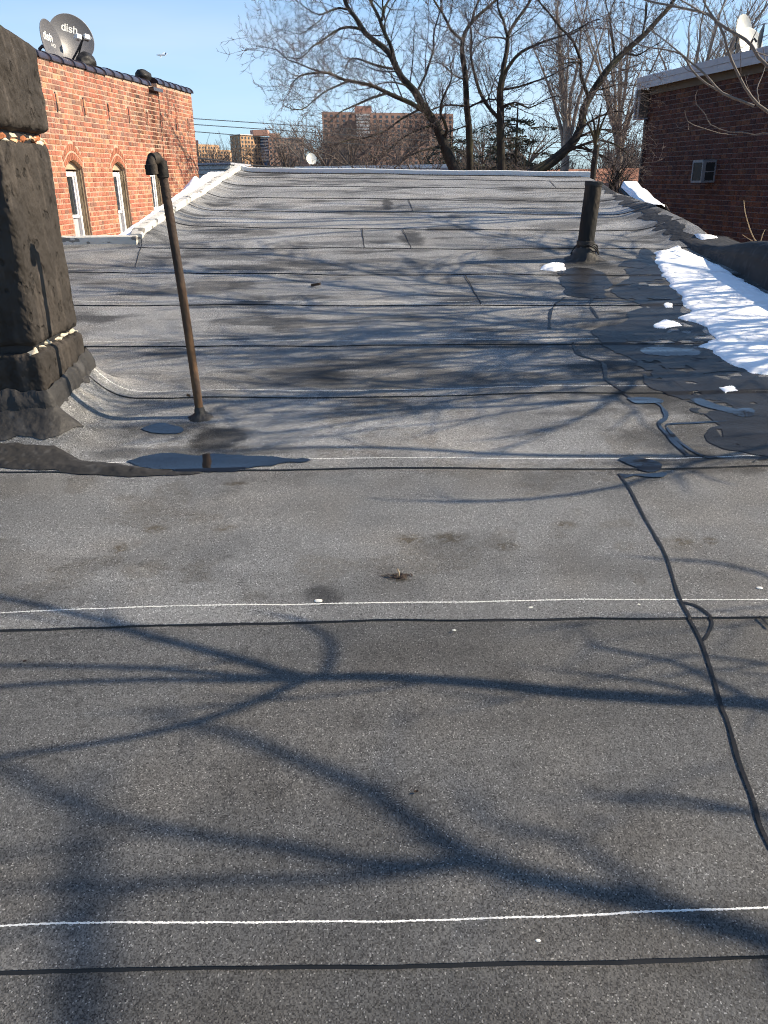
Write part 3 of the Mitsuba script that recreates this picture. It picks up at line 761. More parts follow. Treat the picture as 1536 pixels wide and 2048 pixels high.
# ------------------------------------------------------------------ small litter
for i, (px, py, s, lb) in enumerate([(637, 1207, .013, 'pale blob stuck on the white lap line left of centre'), (1061, 1220, .007, 'tiny cream chip below the white lap line'), (1277, 1214, .005, 'tiny white chip near the long trickle'),
                                     (908, 1267, .006, 'faint white speck under the middle lap'), (1518, 1183, .010, 'yellowish fleck near the right edge'), (1076, 1886, .005, 'tan crumb under the nearest white lap line')]):
    p = roof_at(px, py)
    b = trimesh.creation.icosphere(2, 1.0); v = np.array(b.vertices); v *= (1 + .5 * (meshkit.fbm(v * 2 + i, 3, i) - .5))[:, None]; v *= [s * 1.0, s * .7, s * .25]
    b.vertices = v + [p[0], p[1], float(zr(p[0], p[1])) + .011]
    put('debris_chip', b, M_CHIP, smooth=True, label=lb, cat='chip', group='pale crumbs lying on the roofing')
p = roof_at(797, 1160); c = np.array([p[0], p[1], float(zr(p[0], p[1])) + .01])
tf = thing('dry_tuft', 'small dry tuft of dead weed standing in the foreground roofing', 'dry weed')
put('stem', tube_capped(spline([c, c + [.002, 0, .012], c + [-.003, 0, .028]], .005), [.0030] * len(spline([c, c + [.002, 0, .012], c + [-.003, 0, .028]], .005)), 7), M_DRY, tf, smooth=True)
rt = []
for k in range(46):
    t, r = rng.uniform(0, 6.28), rng.uniform(.01, .045)
    q = c + [r * math.cos(t), r * .6 * math.sin(t), .001]; t2 = rng.uniform(0, 6.28)
    rt.append((np.array([q, q + [.009 * math.cos(t2), .009 * math.sin(t2), .004], q + [.016 * math.cos(t2 + .4), .016 * math.sin(t2 + .4), .001]]), np.array([.0013, .0013, .0006])))
put('rootlets', tubes(rt, 4), M_LEAF, tf, kind='stuff')
for i, (px, py, s, lb) in enumerate([(632, 576, .035, 'dark curled leaf on the middle of the roof'), (832, 1590, .005, 'tiny dark pellet in the near foreground'), (51, 1329, .006, 'tiny dark pellet near the left edge of the foreground')]):
    p = roof_at(px, py); u, w = np.meshgrid(np.linspace(-1, 1, 9), np.linspace(-1, 1, 7))
    wd = np.sqrt(np.maximum(1 - u ** 2, 0)) * .5 * w
    v = np.stack([p[0] + s * u, p[1] + s * wd, float(zr(p[0], p[1])) + .013 + s * (.45 * w ** 2 + .25 * (u + 1) * .5)], -1).reshape(-1, 3)
    i_, j_ = np.meshgrid(np.arange(6), np.arange(8), indexing='ij'); a_ = (i_ * 9 + j_).ravel()
    F = np.vstack([np.stack([a_, a_ + 1, a_ + 10], -1), np.stack([a_, a_ + 10, a_ + 9], -1)])
    top = trimesh.Trimesh(v, F, process=False); bot = trimesh.Trimesh(v - [0, 0, .0015], F[:, ::-1], process=False)
    put('dead_leaf', join([top, bot]), M_LEAF, label=lb, cat='dead leaf' if i == 0 else 'debris')

# ------------------------------------------------------------------ brick walls
def brick_rows(u0, u1, z0, z1, course, length, joint, rng, inside, allow):
    """(u centre, z centre, half u, half z) of every brick; inside(z)->list of allowed (ua, ub) intervals."""
    out = []; k = 0; z = z0
    while z + course <= z1 + 1e-6:
        zc = z + course / 2
        for ua, ub in inside(zc):
            u = u0 - rng.uniform(0, .02) - (length / 2 if k % 2 else 0)
            while u < ub:
                l = length if rng.random() > .25 else length * .5
                a, b = max(u, ua), min(u + l, ub)
                if b - a > 0.035: out.append(((a + b) / 2, zc, (b - a - joint) / 2, (course - joint) / 2))
                u += l
        z += course; k += 1
    return out


def brick_mesh(u, z, hu, hz, rng, proud):
    c = .006
    pr = proud + rng.uniform(-.004, .005)
    x = [-hu, hu]; q = [-hz, hz]
    v = [(a, -.01, b) for a in x for b in q] + [(a * (1 - c / hu), pr, b * (1 - c / hz)) for a in x for b in q] + [(a, pr - c, b) for a in x for b in q]
    # 0..3 back, 8..11 shoulder, 4..7 face  (order: --,-+,+-,++)
    f = []
    for lo, hi in ((0, 8), (8, 4)):
        for a, b in ((0, 2), (2, 3), (3, 1), (1, 0)):
            f += [[lo + a, lo + b, hi + b], [lo + a, hi + b, hi + a]]
    f += [[4, 6, 7], [4, 7, 5]]
    v = np.array(v); t = rng.normal(0, .012); v[:, 0] += v[:, 2] * t; v[:, 2] += v[:, 0] * rng.normal(0, .006)
    return v + [u, 0, z], np.array(f)


def lay_bricks(parent, bricks, p0, dv, nv, tone, rng, eye, proud=.008, limit=300):
    geo = []
    for u, z, hu, hz in bricks:
        v, f = brick_mesh(u, z, hu, hz, rng, proud)
        w = p0 + v[:, :1] * dv + v[:, 1:2] * nv + v[:, 2:] * np.array([0, 0, 1.0])
        if np.linalg.det(np.array([dv, nv, (0, 0, 1.0)])) < 0: f = f[:, ::-1]
        dist = np.linalg.norm(w.mean(0) - eye)
        q = w.mean(0) - eye; zc = q @ _f; sx, sy = 768 + FOC * (q @ _r) / zc, 1024 - FOC * (q @ _u) / zc
        seen = -10 < sx < 1546 and 0 < sy < 520
        hide = (sx < 150 and sx < 95 + max(0, (sy - 150) * .16)) or (sx > 200 and sy > 500 - (sx - 265) * .72 and sx < 500)
        geo.append((w, f, np.tile(tone(u, z), (len(w), 1)), hu * hz / dist ** 2 * (1 if seen and not hide else .001)))
    order = np.argsort([-g[3] for g in geo])
    for k in order[:limit]:
        w, f, c, _ = geo[k]; put('brick', trimesh.Trimesh(w, f, process=False), M_BRICK, parent, color=c)
    rest = [geo[k] for k in order[limit:]]
    if rest:
        V = np.vstack([g[0] for g in rest]); C = np.vstack([g[2] for g in rest]); F = np.vstack([g[1] + 12 * i for i, g in enumerate(rest)])
        put('further_bricks', trimesh.Trimesh(V, F, process=False), M_BRICK, parent, color=C, kind='stuff')


# ------------------------------------------------------------------ orange brick house on the left
yaw = math.radians(6.0)
LD = np.array([math.sin(yaw), math.cos(yaw), 0]); LN = np.array([math.cos(yaw), -math.sin(yaw), 0]); LP = EYE + ray(110, 350) * 11.2; LP[2] = 0
WL = lambda px, py: on_wall(px, py, LP, LD)
UC = WL(388, 250)[0]
lh = thing('brick_house', 'orange brick house with three arched windows and black coping on the left', 'house')
Z1, Z2, Z3 = 3.03, 3.055, 3.135
US1, US2 = WL(207, 150)[0], WL(313, 166)[0]
ztop = lambda u: np.where(u < US1, Z1, np.where(u < US2, Z2, Z3))
OPEN = [(WL(132, 346)[0], .56), (WL(225.5, 346)[0], .54), (WL(299.5, 346)[0], .54)]
ZS, ZA, ZB = 1.665, 1.775, 0.30                       # springing, crown, sill of the openings
holes = []
for ua, w in OPEN:
    t = np.linspace(0, 1, 13); holes.append(sg.Polygon([(ua, ZB), (ua + w, ZB)] + [(ua + w * (1 - s), ZS + (ZA - ZS) * math.sin(math.pi * s)) for s in t]))
body = sg.Polygon([(-7, -6), (UC, -6), (UC, Z3), (US2, Z3), (US2, Z2), (US1, Z2), (US1, Z1), (-7, Z1)])
for hpoly in holes: body = body.difference(hpoly)
m = trimesh.creation.extrude_polygon(body, 0.30, engine='earcut')       # (u, z, depth)
v = np.array(m.vertices); W = LP + v[:, :1] * LD + (v[:, 2:] - .30) * LN + v[:, 1:2] * np.array([0, 0, 1.0])
m = trimesh.Trimesh(W, m.faces, process=False); m.fix_normals(); put('wall', m, M_MORTAR, lh)
put('wall', frame_box(box(-7, UC - .02, -9, -.32, -6, 2.6), LP, LD, LN), M_BROWN, lh)
AR = 0.235                                            # depth of the double arch ring


def ring_poly(ua, w, grow):
    t = np.linspace(0, 1, 13)
    return sg.Polygon([(ua - grow * .28, ZS - .02)] + [(ua - grow * .28 + (w + grow * .56) * s, ZS + grow * .60 + (ZA - ZS + grow * .40) * math.sin(math.pi * s)) for s in t] + [(ua + w + grow * .28, ZS - .02)])


def allowed(zc):
    iv = [(-5.0, UC)]
    if zc > float(ztop(iv[0][0])) - .03: iv = [(US1 if zc < Z2 else US2, UC)]
    cuts = []
    for ua, w in OPEN:
        if ZB < zc < ZS: cuts.append((ua, ua + w))
        elif zc >= ZS:
            L = ring_poly(ua, w, AR).intersection(sg.LineString([(ua - 2, zc), (ua + 2, zc)]))
            if not L.is_empty: cuts.append((L.bounds[0], L.bounds[2]))
    for a, b in cuts:
        iv = [q for x, y in iv for q in ((x, min(y, a)), (max(x, b), y)) if q[1] - q[0] > .03]
    return iv


rng = np.random.default_rng(11)
SCUP = (WL(302, 200)[0], WL(262, 200)[0])


def tone_left(u, z):
    k = rng.random()
    c = np.array([.355, .132, .088]) * (0.74 + .44 * rng.random())
    if k < .10: c = np.array([.26, .135, .10]) * (.8 + .5 * rng.random())
    elif k < .36: c = np.array([.36, .165, .10]) * (.8 + .4 * rng.random())
    elif k < .42: c = np.array([.46, .24, .14])
    if z > 2.05 and rng.random() < .45: c = c * .60 + np.array([.03, .035, .035])
    s = max(math.exp(-((u - SCUP[0]) / .26) ** 2) * (z > 1.7), .8 * math.exp(-((u - SCUP[1] - .25) / .22) ** 2) * (z > 2.1) * (z < 2.95), .8 * math.exp(-((u - SCUP[0] - .55 - .1 * math.sin(z * 4)) / .16) ** 2) * (z < 2.35))
    return c * (1 - .72 * s * (.5 + .7 * rng.random()))


bricks = brick_rows(-5.0, UC, -.35, Z3, .070, .115, .0105, rng, allowed, None)
bricks = [b for b in bricks if b[1] + b[3] < float(ztop(b[0])) + .01]
SLIT = [WL(px, py)[0] for px, py in [(116.7, 233), (170, 235), (218.3, 238), (258.3, 240), (294, 240), (323, 240), (351, 240), (374, 240)]]
slits = [(u, WL(300, 238)[1]) for u in SLIT]
bricks = [b for b in bricks if not any(abs(b[0] - u) < .05 and abs(b[1] - z) < .12 for u, z in slits)]
lay_bricks(lh, bricks, LP, LD, LN, tone_left, rng, EYE, proud=.005)
for u, z in slits:                                    # narrow vertical vent slits with raised cheeks
    put('vent_slit', frame_box(box(u - .018, u + .018, -.012, .003, z - .13, z + .13), LP, LD, LN), M_BLACK, lh)
    for s in (-1, 1):
        b = brick_mesh(u + s * .048, z - .055, .024, .05, rng, .010); b2 = brick_mesh(u + s * .048, z + .055, .024, .05, rng, .010)
        for v, f in (b, b2):
            w = LP + v[:, :1] * LD + v[:, 1:2] * LN + v[:, 2:] * np.array([0, 0, 1.0]); put('brick', trimesh.Trimesh(w, f[:, ::-1], process=False), M_BRICK, lh, color=np.tile(tone_left(u, z), (len(w), 1)))
for ua, w in OPEN:                                    # two rings of soldier bricks over each opening
    for ring, (g0, g1) in enumerate([(0.004, AR * .44), (AR * .54, AR - .012)]):
        nb = 10
        for k in range(nb):
            def pt(s, g):
                return (ua - g * .28 + (w + g * .56) * s, ZS + g * .60 + (ZA - ZS + g * .40) * math.sin(math.pi * min(max(s, 0), 1)))
            s0, s1 = (k + .13) / nb, (k + .87) / nb
            q = np.array([pt(s0, g0), pt(s1, g0), pt(s1, g1 - .008), pt(s0, g1 - .008)])
            fr = .006
            V = np.vstack([np.c_[q[:, 0], np.full(4, -.01), q[:, 1]], np.c_[q[:, 0], np.full(4, fr), q[:, 1]]])
            F = np.array([[4, 5, 6], [4, 6, 7], [0, 1, 5], [0, 5, 4], [1, 2, 6], [1, 6, 5], [2, 3, 7], [2, 7, 6], [3, 0, 4], [3, 4, 7]])
            Wv = LP + V[:, :1] * LD + V[:, 1:2] * LN + V[:, 2:] * np.array([0, 0, 1.0]); mm = trimesh.Trimesh(Wv, F, process=False); mm.fix_normals()
            put('arch_brick', mm, M_BRICK, lh, color=np.tile(np.array([.38, .14, .085]) * (.7 + .5 * rng.random()), (8, 1)))
for ua, w in OPEN:                                    # windows set back in the openings
    wd = put('window', frame_box(join([box(ua - .01, ua + w + .01, -.30, -.285, ZB - .05, ZA + .03)]), LP, LD, LN), M_BLACK, lh)
    zt = ZS - .045
    F2 = lambda b: frame_box(b, LP, LD, LN)
    put('lintel', F2(box(ua + .004, ua + w - .004, -.20, -.075, zt + .03, ZA - .012)), M_STONE, wd, label='weathered tan infill under the arch')
    put('casing', F2(join([box(ua + w - .030, ua + w - .003, -.105, -.060, ZB, zt + .028), box(ua + w - .018, ua + w - .003, -.058, -.030, ZB, zt + .024)])), M_WOOD, wd, label='peeling old wooden casing')
    put('frame', F2(join([box(ua + .004, ua + .05, -.17, -.115, ZB, zt), box(ua + w - .085, ua + w - .033, -.17, -.100, ZB, zt), box(ua + .05, ua + w - .085, -.17, -.115, zt - .065, zt)])), M_VINYL, wd)
    zm = 1.0
    put('sash', F2(join([box(ua + .05, ua + w - .085, -.16, -.122, zm - .022, zm + .022), box(ua + w - .115, ua + w - .085, -.16, -.125, zm + .022, zt - .065), box(ua + .05, ua + .075, -.16, -.125, zm + .022, zt - .065)])), M_VINYL, wd)
    put('pane', F2(box(ua + .075, ua + w - .115, -.155, -.142, zm + .022, zt - .065)), M_GLASS, wd, label='dark upper pane')
    put('pane', F2(box(ua + .05, ua + w - .085, -.165, -.150, ZB, zm - .022)), M_CURTAIN, wd, label='pale lower pane with a drawn blind')
# glazed coping tiles, joint by joint
def coping_tile(u0, u1, z, collar):
    n = 12; a = np.linspace(-.12, math.pi + .12, n); prof = np.stack([np.cos(a) * .20, np.maximum(np.sin(a), -.4) * .105], -1)
    R = [(u0, 1.0), (u1 - .05, 1.0)] + ([(u1 - .045, 1.12), (u1, 1.12)] if collar else [(u1, 1.0)])
    V, F = [], []
    for u, s in R: V.append(np.c_[np.full(n, u), prof[:, 0] * s - .17, z + prof[:, 1] * s + .01])
    V = np.vstack(V)
    for k in range(len(R) - 1):
        q = k * n + np.arange(n - 1); F += [np.stack([q, q + 1, q + n + 1], -1), np.stack([q, q + n + 1, q + n], -1)]
    F = list(np.vstack(F)); 
    for e in (0, len(R) - 1): F += [np.array([e * n, e * n + k, e * n + k + 1]) for k in range(1, n - 1)]
    mm = trimesh.Trimesh(LP + V[:, :1] * LD + V[:, 1:2] * LN + V[:, 2:] * np.array([0, 0, 1.0]), np.array(F), process=False); mm.fix_normals(); return mm


for (a, b, z) in [(-5.02, US1 + .06, Z1), (US1 + .0, US2 - .42, Z2), (US2 + .02, UC + .02, Z3)]:
    nt = int(round((b - a) / .36))
    for k in range(nt):
        u0, u1 = a + (b - a) * k / nt, a + (b - a) * (k + 1) / nt
        put('coping_tile', coping_tile(u0, u1 - .004, z + rng.uniform(-.006, .006), True), M_GLAZED, lh, smooth=35)
def lump(c, r, seed):
    s = trimesh.creation.icosphere(3, 1.0); v = np.array(s.vertices); v *= (1 + .45 * (meshkit.fbm(v * 1.4 + seed, 3, seed) - .5))[:, None]; s.vertices = v * r; return frame_box(s.apply_translation(c) or s, LP, LD, LN) if False else frame_box(trimesh.Trimesh(v * r + c, s.faces, process=False), LP, LD, LN)
put('tar_lump', lump(np.array([US1 - .22, -.16, Z2 + .13]), np.array([.22, .14, .13]), 3), M_BLACK, lh, smooth=True, label='black tar lump at the first step of the coping')
put('tar_lump', lump(np.array([US2 - .20, -.16, Z3 + .10]), np.array([.20, .13, .11]), 6), M_BLACK, lh, smooth=True, label='black tar lump at the second step of the coping')
put('scupper', frame_box(box(US2 - .45, US2 + .03, -.12, .10, Z2 - .075, Z2 - .02), LP, LD, LN), M_GLAZED, lh, label='dark drain lip below the second lump')
put('rear_coping', frame_box(box(UC - .32, UC + .03, -3.0, -.22, Z3 - .05, Z3 + .135), LP, LD, LN), M_STONE, lh)
cab = [WL(314, 182), (WL(317, 215)), WL(320, 250), WL(324, 290), WL(327, 330)]
put('cable', tubes([(spline([LP + u * LD + .022 * LN + np.array([0, 0, z]) for u, z in cab], .1), np.full(len(spline([LP + u * LD + .022 * LN + np.array([0, 0, z]) for u, z in cab], .1)), .006))], 6), M_BLACK, lh, smooth=True)

# ------------------------------------------------------------------ satellite dishes
def basis(nv, upv):
    nv = np.asarray(nv, float); nv /= np.linalg.norm(nv); r = np.cross(upv, nv); r /= np.linalg.norm(r); return np.stack([r, np.cross(nv, r), nv], 1)


def dish(name, c, nv, wide, tall, bs, label, text=None, mast=.5, lnb_side=0.0, arms=2, upv=(0, 0, 1.0)):
    B = basis(nv, np.asarray(upv, float)); W = lambda v: np.asarray(v) @ B.T + c
    d = thing(name, label, 'satellite dish', None)
    fl = 0.55 * wide; depth = lambda x, y: (x ** 2 + y ** 2) / (4 * fl)
    t = np.linspace(0, 2 * np.pi, 56, endpoint=False); V = [[0, 0, 0]]; nr = 10
    for k in range(1, nr + 1):
        s = k / nr; x, y = wide / 2 * s * np.cos(t), tall / 2 * s * np.sin(t); V += np.stack([x, y, depth(x, y)], -1).tolist()
    x, y = wide / 2 * 1.015 * np.cos(t), tall / 2 * 1.015 * np.sin(t); V += np.stack([x, y, depth(x, y) - .004], -1).tolist()
    back = [[0, 0, -.012]]
    for k in range(nr, 0, -1):
        s = k / nr; x, y = wide / 2 * s * np.cos(t), tall / 2 * s * np.sin(t); V += np.stack([x, y, depth(x, y) - .012], -1).tolist()
    V += back; F = []; n = 56; rows = 2 * nr + 1
    for j in range(n): F.append([0, 1 + j, 1 + (j + 1) % n])
    for k in range(rows - 1):
        for j in range(n):
            a, b = 1 + k * n + j, 1 + k * n + (j + 1) % n; F += [[a, a + n, b + n], [a, b + n, b]]
    L = len(V) - 1
    for j in range(n): F.append([L, 1 + (rows - 1) * n + (j + 1) % n, 1 + (rows - 1) * n + j])
    put('reflector', trimesh.Trimesh(W(V), np.array(F), process=False), bs, d, smooth=40)
    foc = np.array([lnb_side * wide, -.10 * tall, .62 * wide])
    if arms:
        bx = [0.0, .10 * wide][:arms] if arms == 2 else [0.0]
        for k, b0 in enumerate(bx):
            p0 = np.array([b0 - .02 * wide, -.50 * tall, depth(b0, .5 * tall) - .01]); put('arm', tube_capped(W([p0, p0 * .5 + foc * .5 - [0, .03 * wide, 0], foc - [0, .03, .02]]), .022 * wide * (1 - .25 * k), 8), M_DARKM, d, smooth=40)
        for sx in (-1, 1):
            q = cham_box(.13 * wide, .11 * wide, .16 * wide, .012); q.apply_translation(foc + [sx * .09 * wide - .02 * wide, .02 * wide * sx, .0])
            put('receiver', trimesh.Trimesh(W(q.vertices), q.faces), M_LITE, d)
        put('receiver_neck', tube_capped(W([foc + [-.13 * wide, .03 * wide, 0], foc + [.12 * wide, -.02 * wide, 0]]), .035 * wide, 10), M_DARKM, d, smooth=40)
    if text:
        for s, h, x0, y0 in text:
            tm = meshkit.text_mesh(s, h, 0.002, bold=h > .05); tm = tm.subdivide_to_size(.04); v = np.array(tm.vertices) + [x0, y0, 0]
            v[:, 2] += depth(v[:, 0], v[:, 1]) + .0015; put('lettering', trimesh.Trimesh(W(v), tm.faces, process=False), M_LITE, d)
    p = W([0, -.12 * tall, -.03]); put('mast', tube_capped(spline([p, W([0, -.1 * tall, -.14]), W([0, -.1 * tall, -.14]) - [0, 0, mast]], .1), .024, 10), M_DARKM, d, smooth=40)
    return d


vd = lambda px, py: ray(px, py) / np.linalg.norm(ray(px, py))
c1 = at(140, 79, 14.4); v1 = vd(140, 79); r1 = np.array([.94, .34, 0])
dish('satellite_dish', c1, -.88 * v1 + .36 * r1 + np.array([0, 0, .22]), .70, .67, M_DISH, 'large dark grey oval dish facing the viewer above the black coping on the left', [('dish', .095, -.145, .10), ('NETWORK', .038, .07, .065)], .7, .05, upv=(.22, 0, 1))
c2 = at(95, 86, 13.7)
dish('satellite_dish', c2, -.40 * v1 + .88 * r1 + np.array([0, 0, .16]), .66, .60, M_DISH, 'second grey dish turned sideways, left of the large dark dish', [('dish', .105, -.13, .04), ('HD', .05, .10, -.03)], .6, 0, arms=0, upv=(-.35, .1, 1))
# ------------------------------------------------------------------ dark red house on the right
yaw = math.radians(-10.0)
RD = np.array([math.sin(yaw), math.cos(yaw), 0]); RN = np.array([-math.cos(yaw), math.sin(yaw), 0]); RP = EYE + ray(1443, 345) * 20.8; RP[2] = 0
WR = lambda px, py, off=0.0: on_wall(px, py, RP + off * RN, RD)
UR = WR(1283, 330)[0]; U0 = -2.6
rh = thing('brick_house', 'shaded dark red brick house with a pale roof edge on the right', 'house')
ZT = 3.72
f0, f1 = WR(1303, 146, .3), WR(1536, 97, .3); g0, g1 = WR(1301, 171, .3), WR(1536, 127, .3)
FT, FB = (f0[1] + f1[1]) / 2, (g0[1] + g1[1]) / 2
FR = lambda b: frame_box(b, RP, RD, RN)
put('wall', FR(box(U0, UR, -8, 0, -6, FB + .06)), M_MORTAR2, rh)
rng = np.random.default_rng(21)


def tone_right(u, z):
    k = rng.random(); c = np.array([.070, .031, .027]) * (.75 + .5 * rng.random())
    if k < .16: c = np.array([.10, .048, .033]) * (.8 + .4 * rng.random())
    elif k < .30: c = np.array([.050, .026, .027])
    if z < 1.4 and rng.random() < .3: c = np.array([.105, .043, .028]) * (.7 + .5 * rng.random())
    return c


br = brick_rows(U0, UR - .02, -1.2, FB - .12, .124, .235, .020, rng, lambda z: [(U0, UR)], None)
lay_bricks(rh, br, RP, RD, RN, tone_right, rng, EYE, proud=.012)
put('soffit', FR(box(U0, UR + .12, .02, .30, FB + .03, FB + .06)), M_SOFFIT, rh)
put('frieze_board', FR(box(U0, UR - .2, .015, .05, FB - .16, FB + .03)), M_SOFFIT, rh)
nb = 5
for k in range(nb):
    a, b = U0 + (UR + .14 - U0) * k / nb, U0 + (UR + .14 - U0) * (k + 1) / nb
    put('fascia_panel', FR(box(a, b - .006, .30, .325, FB, FT - .15)), M_FASCIA, rh)
    put('fascia_panel', FR(box(a, b - .006, .30, .345, FT - .147, FT)), M_FASCIA, rh)
put('roof', FR(box(U0, UR + .14, -8, .296, FB + .07, FT - .01)), M_DARKM, rh)
put('roof_snow', FR(lump_block(UR - 1.5, UR + .10, -1.4, .20, FT - .03, FT + .06, 4, res=.09, rad=.03, amp=.02)), M_SNOW, rh, smooth=True, label='band of snow on the roof corner')
ez = WR(1290, 236, .3)[1]
put('eave_return', FR(box(UR - .10, UR + .14, .02, .31, ez + .03, FB - .004)), M_SOFFIT, rh, label='boxed eave hanging at the corner')
put('eave_trim', FR(join([box(UR + .10, UR + .165, .315, .35, ez - .02, FB - .005), box(UR - .12, UR - .08, .315, .35, ez, FB - .2), box(UR - .12, UR + .165, .01, .33, ez - .012, ez + .028)])), M_FASCIA, rh)
put('downpipe', tubes([(RP + UR * RD - .12 * RD + .08 * RN + np.array([[0, 0, z] for z in np.linspace(-5, ez, 12)]), np.full(12, .04))], 8), M_DARKM, rh, smooth=True)
# a small framed window box standing out from the wall
wu, wz0, wz1 = .26, 1.215, 1.75
WL_, WP_ = .52, .40
wb = put('window_box', FR(box(wu + .03, wu + WL_ - .03, -.02, WP_ - .03, wz0 + .04, wz1 - .04)), M_BLACK, rh, label='small grey framed box window standing out of the wall')
e = .035
fr = [box(wu, wu + e, .01, WP_, wz0, wz0 + .05), box(wu, wu + e, .01, WP_, wz1 - .045, wz1), box(wu, wu + e, .01, .05, wz0 + .05, wz1 - .045), box(wu, wu + e, WP_ - .09, WP_, wz0 + .05, wz1 - .045), box(wu + .004, wu + e - .004, .05, WP_ - .09, (wz0 + wz1) / 2 - .014, (wz0 + wz1) / 2 + .014),
      box(wu + e, wu + WL_, WP_ - e, WP_ - .002, wz0, wz0 + .05), box(wu + e, wu + WL_, WP_ - e, WP_ - .002, wz1 - .045, wz1), box(wu + WL_ - .045, wu + WL_, WP_ - e, WP_ - .002, wz0 + .05, wz1 - .045), box(wu + .02, wu + WL_, .01, WP_ - .01, wz1 + .002, wz1 + .02)]
put('frame', FR(join(fr)), M_GREYM, wb)
put('pane', FR(box(wu + .012, wu + .024, .05, WP_ - .09, wz0 + .05, (wz0 + wz1) / 2 - .014)), M_GLASS, wb)
put('pane', FR(box(wu + .012, wu + .024, .05, WP_ - .09, (wz0 + wz1) / 2 + .014, wz1 - .045)), M_GLASS, wb)
put('pane', FR(box(wu + e, wu + WL_ - .045, WP_ - .024, WP_ - .012, wz0 + .05, wz1 - .045)), M_BLACK, wb)
# dishes on that roof
for i, (px, py, y, nv, w, h, bs, lb) in enumerate([(1484, 60, 23.4, (.42, -.85, .25), .56, .66, M_DISHW, 'tall white dish on the right house roof, left of the others'),
                                                   (1496, 90, 23.0, (.45, -.83, .25), .84, .74, M_DISHW, 'white dish in the middle of the three on the right house roof'),
                                                   (1517, 77, 22.2, (.93, -.30, -.05), .62, .62, M_DARKM, 'dark dish seen nearly edge on at the far right of the roof')]):
    dish('satellite_dish', at(px, py, y), nv, w, h, bs, lb, None, 1.1, 0, arms=1 if i == 2 else 0)

# ------------------------------------------------------------------ things along the edges
f_, b_ = None, None
led = [(252, 484), (330, 436), (400, 381), (426, 360), (470, 338)]
ys = np.linspace(7.7, 13.4, 60)
m = lump_block(-2.52, -2.20, 7.62, 12.9, -.5, .0, 9, res=.06, rad=.03, amp=.010)
v = np.array(m.vertices); v[:, 2] = np.where(v[:, 2] > -.25, v[:, 2], v[:, 2]) + SLOPE * v[:, 1] - .015; m.vertices = v
put('snow_ledge', m, M_SNOW, smooth=True, label='smooth strip of snow along the outside of the left coping', cat='snow')
tip = at(395, 368, 11.6)
m = trimesh.creation.icosphere(4, 1.0); v = np.array(m.vertices); r_ = np.clip(1 - np.hypot(v[:, 0], v[:, 1]), 0, 1); v = v * [.22, .55, .12]; v[:, 2] += np.where(v[:, 2] > 0, .17 * r_ ** 1.3, 0); v *= (1 + .25 * (meshkit.fbm(v * 6, 3, 2) - .5))[:, None]; m.vertices = v + tip - [0.02, 0, .19]
put('snow_peak', m, M_SNOW, smooth=True, label='small pointed heap of snow beside the far end of the left coping', cat='snow')
put('brick_ledge', box(-2.62, -2.20, 7.6, 13.0, -6, 0.45), M_ORANGE, label='orange brick ledge hidden below the snow strip', cat='ledge')
bs_ = thing('parapet_stub', 'black tarred stub of parapet topped with snow beyond the right roof edge', 'parapet')
a0, a1, q0, q1 = at(1243, 374, 10.6), at(1296, 424, 8.9), at(1237, 398, 10.55), at(1297, 437, 8.85)
n = 14; t = np.linspace(0, 1, n)[:, None]
top = a0 + (a1 - a0) * t; bot = top + np.array([-.05, 0, -.42]); o = np.array([.24, .03, -.01])
w_ = .02 * (meshkit.fbm(np.c_[t * 6, t * 0, t * 0], 3, 5) - .5)[:, None]
prof = [bot + [0, 0, -3], top + w_ - [.03, 0, .02], top + w_, top + o + w_, top + o - [0, 0, 4]]
V = np.vstack(prof); F = []
for k in range(4):
    q = k * n + np.arange(n - 1); F += [np.stack([q, q + n, q + n + 1], -1), np.stack([q, q + n + 1, q + 1], -1)]
for e in (0, n - 1): F.append(np.array([[e, k * n + e, (k + 1) * n + e] for k in range(1, 4)]))
mm = trimesh.Trimesh(V, np.vstack(F), process=False); mm.fix_normals(); put('parapet', mm, M_TAR, bs_, smooth=30)
sw = np.clip(.035 + .05 * (meshkit.fbm(np.c_[t * 5, t * 0, t * 0 + 3], 3, 7)), .02, .1)[:, None]
prof = [top + [-.01, 0, 0.0], top + [.02, 0, 0] + sw * [0, 0, 1], top + o * .8 + sw * [0, 0, 1], top + o + [.01, 0, 0]]
V = np.vstack(prof); F = []
for k in range(3):
    q = k * n + np.arange(n - 1); F += [np.stack([q, q + n + 1, q + n], -1), np.stack([q, q + 1, q + n + 1], -1)]
put('snow_cap', trimesh.Trimesh(V, np.vstack(F), process=False), {'type': 'ref', 'id': M_SNOW}, bs_, smooth=True)
# snow and a pale bent panel behind the right edge
A, Bq = at(1338, 458, 7.9), at(1408, 489, 7.0)
pts = A + (Bq - A) * np.linspace(0, 1, 24)[:, None]
w_ = meshkit.fbm(np.c_[np.linspace(0, 7, 24), np.zeros(24), np.zeros(24)], 3, 3)
V = np.vstack([pts + [-.06, 0, -.06], pts + np.c_[np.zeros(24) - .02, np.zeros(24), .02 + .06 * w_], pts + np.c_[np.zeros(24) + .14, np.zeros(24), .01 + .05 * w_], pts + [.2, 0, -.12]])
F = []
for k in range(3):
    q = k * 24 + np.arange(23); F += [np.stack([q, q + 24, q + 25], -1), np.stack([q, q + 25, q + 1], -1)]
put('snow_ridge', trimesh.Trimesh(V, np.vstack(F), process=False), M_SNOW, smooth=True, label='thin ridge of snow on the right roof edge behind the drift', cat='snow')
pl = [at(1414, 489, 7.4), at(1441, 474, 7.5), at(1455, 499, 7.2)]
g = np.array(pl + [pl[0] + [.05, .45, -.05], pl[1] + [.05, .45, -.02], pl[2] + [.05, .45, -.05]])
g[[0, 2, 3, 5], 2] -= .05
mm = trimesh.convex.convex_hull(g); mm = mm.subdivide().subdivide()
